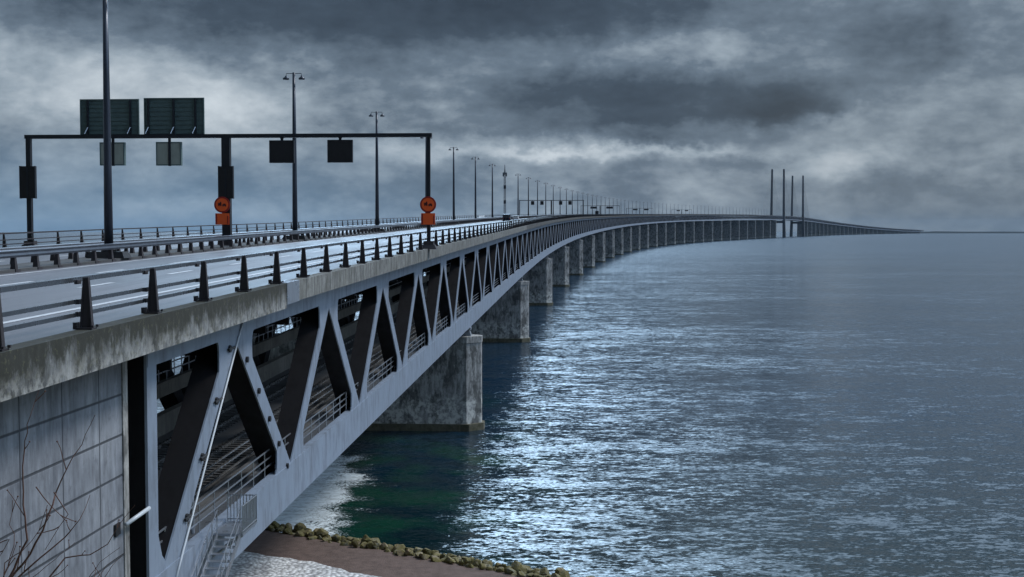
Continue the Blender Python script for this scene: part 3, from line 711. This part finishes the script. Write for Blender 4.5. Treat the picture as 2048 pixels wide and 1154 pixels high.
# ------------------------------------------------------------------ pylons and stay cables
def pylon(s_, label):
    rz_ = -head(s_); e = empty('pylon', at(s_, -17, 0), rz_, local=True)
    for sg in (-1, 1):
        mb = MB(); sec = [(0, 9.4, 12.0, 20.3), (55, 7.6, 10.0, 18.6), (60, 7.2, 9.6, 18.4), (204, 4.8, 6.6, 17.3)]
        for (z0, a0, b0, x0), (z1, a1, b1, x1) in zip(sec, sec[1:]):
            mb.frustum((sg*x0, 0, z0-(4 if z0 == 0 else 0)), (a0, b0), (sg*x1, 0, z1), (a1, b1))
        mb.build('leg', M['pyl'], e)
    mb = MB(); mb.box((0, 0, 46.5), (33, 7.5, 7)); mb.build('crossbeam', M['pyl'], e)
    tag(e, label, 'pylon', 'tall pylons of the cable-stayed span'); return e
pylon(PYL, 'nearer slender concrete pylon with two free-standing legs rising over the deck'); pylon(PYL+490, 'farther slender concrete pylon with two free-standing legs, right of the nearer one')
for s_, nm in ((PYL, 'nearer'), (PYL+490, 'farther')):
    e = empty('cable_fan', at(s_, -17, 60)); tag(e, 'thin parallel stay cables running down from the %s pylon to the deck' % nm, 'stay cables')
    for sg in (-1, 1):
        m_ = MB()
        for k in range(10):
            for dr in (-1, 1):
                z_ = 86+k*12.5; q = s_+dr*(20+k*20+18); top = at(s_, -17+sg*17.4, z_); m_.tube([top, at(q, -17+sg*17.0, zD(q))], .16, 4)
        m_.build('cable_plane', M['pyl'], e)

# ------------------------------------------------------------------ guardrails of the bridge
def guard_posts(name, t, s0, s1, step, prof_fn, parent, mt, first=100, near_fn=None):
    rest = MB(); n = 0; q = s0
    while q < s1:
        tgt = MB() if n < first else rest
        prof_fn(tgt, q, t)
        if n < first: tgt.build('post', mt, parent)
        n += 1; q += step
    tag(rest.build('post', mt, parent), kind='stuff')
def basis(s_):
    T = head(s_); return Vector((math.cos(T), -math.sin(T), 0)), Vector((math.sin(T), math.cos(T), 0)), Vector((0, 0, 1))
def obox(mb, o, R_, F_, r0, r1, f0, f1, z0, z1, r0b=None, r1b=None, f0b=None, f1b=None):
    """box in road axes; the b values are those of the top face"""
    r0b = r0 if r0b is None else r0b; r1b = r1 if r1b is None else r1b; f0b = f0 if f0b is None else f0b; f1b = f1 if f1b is None else f1b
    U = Vector((0, 0, 1))
    vs = [o+R_*r+F_*f+U*z for (ra, rb, fa, fb, z) in ((r0, r1, f0, f1, z0), (r0b, r1b, f0b, f1b, z1)) for (r, f) in ((ra, fa), (rb, fa), (rb, fb), (ra, fb))]
    mb.add(vs, [(3, 2, 1, 0), (4, 5, 6, 7), (0, 1, 5, 4), (1, 2, 6, 5), (2, 3, 7, 6), (3, 0, 4, 7)])
def near_post(mb, q, t):
    R_, F_, U = basis(q); o = at(q, t, zD(q))
    far = q > 260
    # outer flange, web, inner flange: tapered I-post leaning in
    obox(mb, o, R_, F_, -.18, -.14, -.09, .09, .05, 1.5, -.08, -.05, -.065, .065)
    obox(mb, o, R_, F_, -.14, .14, -.03, .03, .05, 1.5, -.05, .05, -.03, .03)
    obox(mb, o, R_, F_, .14, .18, -.09, .09, .05, 1.5, .05, .08, -.065, .065)
    obox(mb, o, R_, F_, -.26, .22, -.2, .2, .0, .05)
    if not far:
        obox(mb, o, R_, F_, -.30, -.20, -.14, .14, 1.30, 1.42)      # brackets to the rails
        obox(mb, o, R_, F_, -.30, -.18, -.10, .10, .72, .86); obox(mb, o, R_, F_, -.30, -.2, -.10, .10, .36, .50)
        for a in (-.18, .18):
            for b in (-.28, .2): obox(mb, o, R_, F_, b, b+.07, a-.035, a+.035, .06, .13)
        obox(mb, o, R_, F_, -.36, -.24, -.14, .08, .0, .2)
g1 = empty('guardrail', at(20, .85, zD(20))); tag(g1, 'near guardrail on the mossy deck edge, dark tapered posts and three steel rails', 'guardrail')
S1P = 36.75-5.65*4
guard_posts('post', .88, S1P, 3400, 5.65, near_post, g1, M['post'])
ss = srange(-60, SEND-200)
MB().sweep([(.62, 1.36), (.62, 1.50), (.36, 1.50), (.36, 1.36)], ss, zD).build('top_rail', M['railing'], g1)
MB().sweep([(.62, .74), (.62, .86), (.52, .86), (.52, .74)], ss, zD).build('middle_rail', M['railing'], g1)
MB().sweep([(.62, .36), (.62, .48), (.52, .48), (.52, .36)], ss, zD).build('lower_rail', M['railing'], g1)
def far_post(mb, q, t):
    R_, F_, U = basis(q); o = at(q, t, zD(q))
    obox(mb, o, R_, F_, -.10, .26, -.09, .13, .0, 1.45, -.05, .05, -.06, .06)
    obox(mb, o, R_, F_, -.2, .4, -.3, .3, .0, .07)
    obox(mb, o, R_, F_, .05, .2, -.1, .5, .0, .28)
g2 = empty('guardrail', at(20, -34.9, zD(20))); tag(g2, 'far guardrail beyond the second carriageway, thin dark rails against the sea', 'guardrail')
guard_posts('post', -34.9, 80, 3400, 5.6, far_post, g2, M['post'])
MB().sweep([(-34.5, 1.38), (-34.5, 1.50), (-34.75, 1.50), (-34.75, 1.38)], ss, zD).build('top_rail', M['post'], g2)
MB().sweep([(-34.6, .84), (-34.6, .92), (-34.7, .92), (-34.7, .84)], ss, zD).build('middle_rail', M['post'], g2)
MB().sweep([(-34.6, .46), (-34.6, .54), (-34.7, .54), (-34.7, .46)], ss, zD).build('lower_rail', M['post'], g2)
def med_post(mb, q, t):
    R_, F_, U = basis(q); o = at(q, t, zD(q)+.1)
    obox(mb, o, R_, F_, -.16, .16, -.16, .2, .0, .80, -.09, .09, -.10, .10)
    obox(mb, o, R_, F_, -.25, .25, -.3, .3, .0, .16)
for t, lab in ((-15.6, 'median guardrail on the near side of the lamp posts, broad beam on short posts'), (-18.4, 'median guardrail on the far side of the lamp posts, broad beam on short posts')):
    g = empty('guardrail', at(20, t, zD(20))); tag(g, lab, 'guardrail', 'low guardrails along the median')
    guard_posts('post', t, 40 if t > -16 else 46, 1400, 2.8, med_post, g, M['post'])
    MB().sweep([(t+.13, .88), (t+.20, 1.0), (t+.13, 1.12), (t+.2, 1.24), (t-.1, 1.26), (t-.1, .86)], srange(-60, SEND-200), zD).build('beam', M['galv'] if t < -16 else M['lamp'], g)

# ------------------------------------------------------------------ lamp posts
def zR(s_, t=-17): return zD(s_)+.26
LH = 18.0
def lamp_proto():
    e = empty('lamp_post', (0, 0, 0), 0, local=True)
    mb = MB(); mb.tube([(0, 0, .5), (0, 0, 6), (0, 0, 12), (0, 0, LH)], [.30, .26, .21, .16], 12); mb.build('pole', M['lamp'], e, smooth=True)
    mb = MB(); mb.frustum((0, 0, 0), (2.6, 1.5), (0, 0, .42), (2.2, 1.1)); mb.lathe([(.5, .4), (.5, .55), (.34, .75)], 12); mb.build('base', M['black'], e)
    for sg in (-1, 1):
        mb = MB(); mb.tube([(sg*.08, 0, LH-.10), (sg*.82, 0, LH-.10), (sg*.84, 0, LH-.40)], .04, 6); a = mb.build('arm', M['lamp'], e)
        mb = MB(); mb.lathe([(.10, .28), (.13, .16), (.33, .04), (.36, -.08), (.30, -.14)], 14, (sg*.86, 0, LH-.62)); mb.build('lamp_head', M['lamp'], e, smooth=True)
    return e
lp = lamp_proto(); n_l = 0
sts = [84.05+54*k+(4.5 if k == 3 else 0) for k in range(0, 68)]
for k, q in enumerate(sts):
    if k == 7: continue
    if q > PYL-160: break
    e = lp if n_l == 0 else copy_tree(lp)
    e.location = at(q, -16.5, zR(q)); e.rotation_euler = (0, 0, -head(q))
    if k < 20: lab = 'tall twin-headed lamp post in the median, %s%s of the row' % (ORD[k] if k else 'first and nearest', '')
    elif k < 34: lab = 'distant lamp post standing in the dense part of the median row'; 
    else: lab = 'very distant lamp post at the far end of the median row'
    tag(e, lab, 'lamp post', 'lamp posts along the median'); n_l += 1

# ------------------------------------------------------------------ equipment mast in the lamp row
ms = empty('radio_mast', at(462, -17, zR(462)), -head(462), local=True); tag(ms, 'thick mast with antenna cluster at its top and two boxes, standing among the lamp posts', 'mast')
mb = MB()
for a, b in ((-.33, -.33), (.33, -.33), (.33, .33), (-.33, .33)): mb.tube([(a, b, 0), (a*.8, b*.8, 16.6)], .08, 5)
for k in range(16):
    z0, z1 = k*1.03, (k+1)*1.03; s_ = .32
    for (a, b), (c_, d_) in (((-s_, -s_), (s_, -s_)), ((s_, -s_), (s_, s_)), ((s_, s_), (-s_, s_)), ((-s_, s_), (-s_, -s_))):
        mb.tube([(a, b, z0), (c_, d_, z1)], .05, 4); mb.tube([(a, b, z1), (c_, d_, z1)], .05, 4)
mb.build('lattice', M['mast'], ms)
for z_ in (6.2, 11.6): mb = MB(); mb.box((0, 0, z_), (.85, .85, 1.2)); mb.build('equipment_box', M['lamp'], ms)
mb = MB(); mb.lathe([(.45, 16.2), (.5, 16.5), (.25, 17.3), (.15, 18.2), (.1, 19.6)], 10)
for a in range(4): c_, d_ = math.cos(a*1.57+.7), math.sin(a*1.57+.7); mb.box((c_*.75, d_*.75, 16.1), (.35, .35, 1.4))
mb.build('antenna', M['mast'], ms)

# ------------------------------------------------------------------ gantries with their signs
def gantry(s_, lab, hz=9.9, bolts=True):
    e = empty('sign_gantry', at(s_, -17, zD(s_)), -head(s_), local=True); mt = M['dark']
    zb_ = hz
    for x_, w_, th in ((-18.0, .42, .42), (0.05, .75, .55), (18.2, .30, .4)):
        mb = MB(); mb.box((x_, 0, zb_/2), (w_, th, zb_)); 
        mb.build('leg', mt, e)
        mb = MB(); mb.frustum((x_, 0, -.05), (1.5, 1.3), (x_, 0, .35), (1.1, .9)); mb.box((x_, 0, .5), (.9, .8, .35)); mb.build('base', M['post'], e)
    mb = MB(); mb.box((.1, 0, zb_+.12), (36.8, .5, .34)); mb.build('beam', mt, e)
    tag(e, lab, 'gantry', 'sign gantries over the motorway'); return e
ZG = zD(113.5); G1 = gantry(113.5, 'dark sign gantry nearest the camera, spanning both carriageways')
zo = ZG
def gp(t, z, f=0., s_=113.5): 
    R_, F_, U = basis(s_); return at(s_, t, z)+F_*f
def sign_thing(name, lab, cat, t, z, group, s_=113.5, f=0.):
    e = empty(name, gp(t, z, f, s_), -head(s_), local=True); tag(e, lab, cat, group); return e
# two large direction signs seen from behind
for i, (t0, t1, z0, z1, lab) in enumerate([(-30.34, -24.94, 34.1, 37.6, 'large direction sign seen from behind, left one on the nearest gantry'), (-24.48, -19.0, 34.1, 37.68, 'large direction sign seen from behind, right one on the nearest gantry')]):
    tc_ = (t0+t1)/2; W_ = t1-t0; e = sign_thing('direction_sign', lab, 'road sign', tc_, z0, 'large signs on the nearest gantry'); H_ = z1-z0
    mb = MB(); mb.box((0, .34, H_/2), (W_, .08, H_))
    for k in range(1, 9): mb.box((0, .27, H_*k/9), (W_-.1, .05, .05))
    mb.box((0, .28, H_-.06), (W_, .14, .1)); mb.box((0, .28, .05), (W_, .14, .12)); mb.box((-W_/2+.05, .28, H_/2), (.1, .14, H_-.25)); mb.box((W_/2-.05, .28, H_/2), (.1, .14, H_-.25))
    mb.build('panel', M['panel'], e)
    for x_ in ((-W_*.36, W_*.36) if i == 0 else (-W_*.42, 0, W_*.36)):
        mb = MB(); mb.box((x_, .14, H_/2-.05), (.14, .2, H_-.1)); mb.build('bracket', M['dark'], e)
        mb = MB(); mb.tube([(x_-.16, -.28, .35), (x_+.02, .02, .95)], .045, 6); mb.build('strut', M['galv'], e)
for i, (t0, t1, z0, z1, lab, mt) in enumerate([
    (-28.42, -26.16, 31.64, 33.7, 'grey back of a lane signal hanging left under the large signs', 'signal'),
    (-23.28, -21.0, 31.62, 33.72, 'grey back of a lane signal hanging right under the large signs', 'signal'),
    (-13.02, -10.8, 31.82, 33.82, 'black lane signal hanging beside the second lamp post, left over the near carriageway', 'black'),
    (-7.8, -5.56, 31.84, 33.84, 'black lane signal hanging right over the near carriageway, close to the right leg', 'black')]):
    tc_ = (t0+t1)/2; W_ = t1-t0; H_ = z1-z0; e = sign_thing('lane_signal', lab, 'lane signal', tc_, z0, 'lane signals of the nearest gantry')
    mb = MB(); mb.box((0, 0, H_/2), (W_-.16, .34, H_-.16)); mb.build('housing', M[mt], e)
    mb = MB()
    for (cx, cz, ww, hh) in ((0, H_-.05, W_, .1), (0, .05, W_, .1), (-W_/2+.05, H_/2, .1, H_-.2), (W_/2-.05, H_/2, .1, H_-.2)): mb.box((cx, 0, cz), (ww, .4, hh))
    mb.build('frame', M['panel'] if mt == 'signal' else M['dark'], e)
    mb = MB(); mb.box((.1 if mt == 'signal' else 0, -.16 if mt == 'signal' else 0, H_/2+.2 if mt == 'signal' else H_+.25), (.22, .16, H_+.5 if mt == 'signal' else .5))
    if mt != 'signal': mb.frustum((0, 0, H_+.1), (.2, .2), (0, 0, H_+.5), (.6, .3))
    mb.build('hanger', M['dark'], e)
for i, (t0, t1, z0, z1, lab) in enumerate([(-35.7, -34.25, 28.7, 31.58, 'dark upright box fixed to the left leg of the nearest gantry'), (-17.56, -16.2, 28.66, 31.52, 'dark upright box fixed to the middle leg of the nearest gantry')]):
    tc_ = (t0+t1)/2; W_ = t1-t0; H_ = z1-z0; e = sign_thing('signal_box', lab, 'signal box', tc_, z0, 'upright boxes on the nearest gantry', f=-.42 if i else -.35)
    mb = MB(); mb.box((0, 0, H_/2), (W_-.1, .30, H_)); mb.build('housing', M['black'], e)
    mb = MB(); mb.box((0, -.17, H_-.35), (.6, .04, .05)); mb.box((0, -.17, H_/2), (.12, .05, H_-.2)); mb.box((-W_/2+.04, 0, H_/2), (.08, .36, H_+.04)); mb.box((W_/2-.04, 0, H_/2), (.08, .36, H_+.04)); mb.build('trim', M['dark'], e)
# orange speed signs: round plate above, square plate below
def glyph(mb, rects, y):
    for (x, z, a, b) in rects: mb.box((x, y, z), (a, .012, b))
for i, (t, zc, lab) in enumerate([(-17.16, 28.1, 'round orange sign with dark rim on the middle gantry leg'), (1.2, 28.1, 'round orange sign with dark rim on the right gantry leg')]):
    e = sign_thing('round_sign', lab, 'road sign', t, zc-.72, 'round orange signs on the nearest gantry', f=-.75 if i == 0 else -.45)
    mb = MB(); mb.lathe([(.72, -.03), (.72, .03)], 32, (0, 0, .72), 'Y'); mb.build('rim', M['red'], e)
    mb = MB(); mb.lathe([(.57, -.05), (.57, .04)], 32, (0, 0, .72), 'Y'); mb.build('face', M['orange'], e)
    mb = MB(); z_ = .74
    # two small dark vehicle-like marks side by side, as far as the photo shows them
    glyph(mb, [(-.20, z_+.04, .30, .20), (-.12, z_+.19, .12, .10), (-.27, z_-.10, .10, .08), (-.10, z_-.10, .10, .08), (.20, z_-.06, .34, .13), (.22, z_+.04, .20, .07), (.10, z_-.15, .08, .06), (.32, z_-.15, .08, .06)], -.058)
    mb.build('symbol', M['ink'], e)
    mb = MB(); mb.box((0, .12 if i == 0 else .1, .72), (.3, .2, .2)); mb.build('bracket', M['dark'], e)
    e = sign_thing('plate_sign', 'orange rectangular plate just below the round sign on the %s gantry leg' % ('middle' if i == 0 else 'right'), 'road sign', t, 26.34, 'orange plates on the nearest gantry', f=-.75 if i == 0 else -.45)
    mb = MB(); mb.box((0, 0, .5), (1.24, .05, 1.0)); mb.build('plate', M['orange'], e)
    mb = MB(); mb.box((-.52, -.04, .5), (.14, .03, .9)); mb.build('side_strip', M['red'], e)
    mb = MB(); mb.box((.52, -.04, .42), (.1, .03, .7)); mb.build('side_strip', M['red'], e)
    mb = MB(); mb.box((0, .12, .5), (.3, .2, .2)); mb.build('bracket', M['dark'], e)
for q, lab, wide in ((724, 'second sign gantry, far down the deck with four square signals', 0), (1212, 'third sign gantry, distant, with two wide signs', 1), (1760, 'fourth sign gantry, very distant', 1), (2350, 'fifth and farthest sign gantry', 1)):
    G = gantry(q, lab, 9.2)
    if not wide:
        for j, x_ in enumerate((-10.6, -5.3, 5.3, 10.6)):
            e = sign_thing('lane_signal', 'dark lane signal on the second gantry, %s from the left' % ['first', 'second', 'third', 'last'][j], 'lane signal', -17+x_, zD(q)+6.9, 'lane signals of the second gantry', q)
            mb = MB(); mb.box((0, 0, .95), (1.9, .35, 2.1)); mb.build('housing', M['black'], e)
            mb = MB(); mb.box((0, 0, 2.2), (.2, .2, .5)); mb.build('hanger', M['dark'], e)
    else:
        for j, x_ in enumerate((-6, 9)):
            e = sign_thing('direction_sign', 'wide dark sign on the %s gantry, %s one' % ({1212: 'third', 1760: 'fourth', 2350: 'fifth'}[q], ['left', 'right'][j]), 'road sign', -17+x_, zD(q)+6.6, 'wide signs on the distant gantries', q)
            mb = MB(); mb.box((0, 0, .9), (6.2, .3, 1.9)); mb.build('panel', M['dark'], e)
            mb = MB(); mb.box((-2, 0, 2.1), (.2, .2, .6)); mb.box((2, 0, 2.1), (.2, .2, .6)); mb.build('hanger', M['dark'], e)

# ------------------------------------------------------------------ vehicles on the deck
def wheel(mb, x, y, r, w_):
    vs = []; fs = []; n = 16
    for sx in (-w_/2, w_/2):
        for k in range(n): a = 2*math.pi*k/n; vs.append((x+sx, y+r*math.cos(a), r+r*math.sin(a)))
    fs = [tuple(range(n)), tuple(range(2*n-1, n-1, -1))]+[(k, n+k, n+(k+1) % n, (k+1) % n) for k in range(n)]
    mb.add(vs, fs)
def car(s_, t, lab, L, W_, H_, nose, mt, cat, flip=False):
    """side outline extruded across the width: bonnet, windscreen, roof, rear"""
    e = empty('car' if cat == 'car' else 'van', at(s_, t, zD(s_)+rz(t)+.02), -head(s_)+(math.pi if flip else 0), local=True)
    tag(e, lab, cat)
    h = L/2; b = H_*.22
    side = [(-h, b), (-h, H_*.62), (-h+.18, H_*.66), (-h+.55, H_*.97), (-h+.9, H_), (h-nose-.9, H_), (h-nose, H_*.64), (h-.25, H_*.54), (h, H_*.42), (h, b)]
    mb = MB(); mb.prism([Vector((-W_/2, y_, z_)) for y_, z_ in side], (W_, 0, 0)); o = mb.build('body', M[mt], e)
    bv = o.modifiers.new('bevel', 'BEVEL'); bv.width = .08; bv.segments = 2
    mb = MB(); mb.add([(-W_*.42, -h+.14, H_*.67), (W_*.42, -h+.14, H_*.67), (W_*.38, -h+.47, H_*.93), (-W_*.38, -h+.47, H_*.93)], [(0, 1, 2, 3)])
    mb.v = [(x_, y_-.03, z_) for x_, y_, z_ in mb.v]; mb.build('rear_window', M['glass'], e)
    for sg in (-1, 1):
        mb = MB(); mb.box((sg*(W_/2+.005), -.1, H_*.78), (.02, L*.42, H_*.22)); mb.build('side_window', M['glass'], e)
        mb = MB(); mb.box((sg*W_*.42, -h-.01, H_*.5), (.16, .05, .3)); mb.build('tail_lamp', M['tail'], e)
    for sg in (-1, 1):
        for y_ in (-h+.85, h-.85):
            mb = MB(); wheel(mb, sg*(W_/2-.1), y_, .34, .22); mb.build('wheel', M['tyre'], e)
    return e
car(352, -7.6, 'dark van driving away on the near carriageway, left of the pale car', 5.2, 2.1, 2.35, 1.0, 'van', 'van')
car(417, -9.6, 'pale car driving away on the near carriageway, right of the dark van', 4.6, 1.9, 1.6, 1.3, 'pale', 'car')
car(432, -22.3, 'small grey car on the far carriageway beyond the median', 4.6, 1.9, 1.55, 1.3, 'pale', 'car', True)
lo = empty('lorry', at(1062, -9, zD(1062)+rz(-9)), -head(1062), local=True); tag(lo, 'distant dark lorry on the deck below the third gantry', 'lorry')
mb = MB(); mb.box((0, -1.5, 2.5), (2.55, 9.5, 2.9)); mb.build('cargo_body', M['van'], lo)
mb = MB(); mb.prism([Vector((-1.2, y_, z_)) for y_, z_ in ((3.5, .8), (3.5, 3.2), (4.9, 3.2), (5.5, 2.1), (5.6, .8))], (2.4, 0, 0)); mb.build('cab', M['pale'], lo)
mb = MB(); mb.box((0, -.4, .85), (1.2, 11, .3)); mb.build('chassis', M['dark'], lo)
for sg in (-1, 1):
    for y_ in (-4.8, -3.6, 4.2): mb = MB(); wheel(mb, sg*1.05, y_, .5, .35); mb.build('wheel', M['tyre'], lo)

# ------------------------------------------------------------------ bare shrub in front of the abutment wall
def ray(px, py, y):
    """a point at distance y (metres north) seen in direction of picture pixel; used once to choose real twig positions"""
    c, s_ = math.cos(.0470068), math.sin(.0470068); u = (px-1024)/2552.7; v = -(py-577)/2552.7
    d = Vector((u, c+v*s_, -s_+v*c)); return Vector((0, 0, HC))+d*(y/d.y)
def shrub(name, lab, stems, Yd, seed):
    r = random.Random(seed); b0 = ray(stems[0][0][0], stems[0][0][1], Yd)
    root = Vector((b0.x-.3, Yd, zt(b0.x-.3, Yd)))
    e = empty(name, root); tag(e, lab, 'shrub', 'bare shrubs below the abutment wall')
    for st_ in stems:
        mb = MB(); yy = Yd+r.uniform(-.8, .8); pts = [ray(px, py, yy+r.uniform(-.15, .15)) for px, py in st_]
        first = pts[0]; low = Vector((first.x*.6+root.x*.4, yy, zt(first.x, yy)-.1))
        base = [low]+pts if st_[0][1] > 1100 else pts
        # refine with wiggle
        P = []
        for a, b in zip(base, base[1:]):
            L = (b-a).length; n = max(2, int(L/.16))
            for k in range(n): P.append(a.lerp(b, k/n)+Vector((r.gauss(0, .007), r.gauss(0, .02), r.gauss(0, .007))))
        P.append(base[-1]); n = len(P); R0 = (.024+.014*(len(st_) > 4)) if st_[0][1] > 1100 else .012
        mb.tube(P, [max(.0045, .8*R0*(1-k/n)**.8) for k in range(n)], 5)
        for k in range(3, n-1, 5):
            if r.random() < .75:
                d = (P[k+1]-P[k]).normalized(); sd = r.choice((-1, 1)); L = r.uniform(.12, .5)
                q = [P[k]]; dd = (d+Vector((sd*r.uniform(.4, .9), r.uniform(-.3, .3), r.uniform(-.1, .4)))).normalized()
                for j in range(4): q.append(q[-1]+dd*L/4); dd = (dd+Vector((r.gauss(0, .12), 0, r.gauss(0, .12)+.05))).normalized()
                mb.tube(q, [.009, .008, .007, .006, .005], 4)
                mb.lathe([(.012, -.01), (.014, .0), (.01, .012)], 5, tuple(q[-1]))
        mb.build('branch', M['bark'], e)
    return e
shrub('bare_shrub', 'bare leafless shrub with reddish twigs at the left foot of the abutment wall', [
    [(15, 1160), (55, 1080), (45, 1010), (42, 960), (48, 900), (60, 830), (78, 780)], [(20, 1158), (60, 1110), (85, 1060), (105, 1010), (112, 985), (130, 940), (165, 890), (190, 830)],
    [(30, 1160), (80, 1115), (130, 1075), (160, 1040), (180, 990)], [(5, 1158), (30, 1090), (20, 1050), (25, 1000)], [(110, 985), (135, 1030), (90, 1100)], [(70, 975), (105, 1015), (135, 1045)],
    [(10, 1125), (45, 1100), (80, 1060), (95, 1010)], [(0, 1085), (18, 1080), (-5, 1120)]], 19, 5)
shrub('bare_shrub', 'thin arching bare shrub at the right foot of the abutment wall', [
    [(95, 1160), (130, 1115), (180, 1110), (215, 1088), (245, 1040), (270, 1010)], [(175, 1160), (200, 1125), (240, 1095)], [(190, 1160), (215, 1130), (250, 1105)], [(60, 1160), (110, 1120), (150, 1085)],
    [(205, 1160), (225, 1130), (243, 1112)]], 24, 11)

# ------------------------------------------------------------------ low land far off where the bridge comes down
isl = MB(); vs = []; fs = []; n = 90
P0 = at(SEND-60, -17, 0)
for i in range(n+1):
    u = i/n; X = P0.x-60+u*9500; Y = P0.y+120+u*2600
    hgt = 12.5*min(1, u*30+.35)*(.8+.2*math.sin(u*40)+.12*math.sin(u*97))*(1 if u < .96 else (1-u)/.04)
    dr_ = drop(X, Y)
    vs += [(X-30, Y-160, -3-dr_), (X, Y, hgt-dr_), (X+60, Y+300, hgt*.8-dr_), (X+120, Y+700, -3-dr_)]
for i in range(n):
    for k in range(3): a = i*4+k; fs.append((a, a+4, a+5, a+1))
isl.add(vs, fs); tag(isl.build('far_land', M['farland']), kind='structure')

# ------------------------------------------------------------------ haze over the sea
hz = bpy.data.materials.new('haze_air'); hz.use_nodes = True; n = NT(hz.node_tree); n.N.clear()
pv = n.new('ShaderNodeVolumePrincipled'); pv.inputs['Color'].default_value = (.45, .62, .82, 1); pv.inputs['Density'].default_value = .000012; pv.inputs['Anisotropy'].default_value = .0
oo = n.new('ShaderNodeOutputMaterial'); n.L.new(pv.outputs[0], oo.inputs['Volume'])
HAZE = True
if HAZE:
    mb = MB(); mb.box((0, 0, 64), (58000, 58000, 300)); mb.v = [(x, y, -60 if z < 0 else 215) for x, y, z in mb.v]
    o = mb.build('haze', hz); tag(o, kind='stuff')
for o in scn.objects:
    if '_local' in o.keys(): del o['_local']
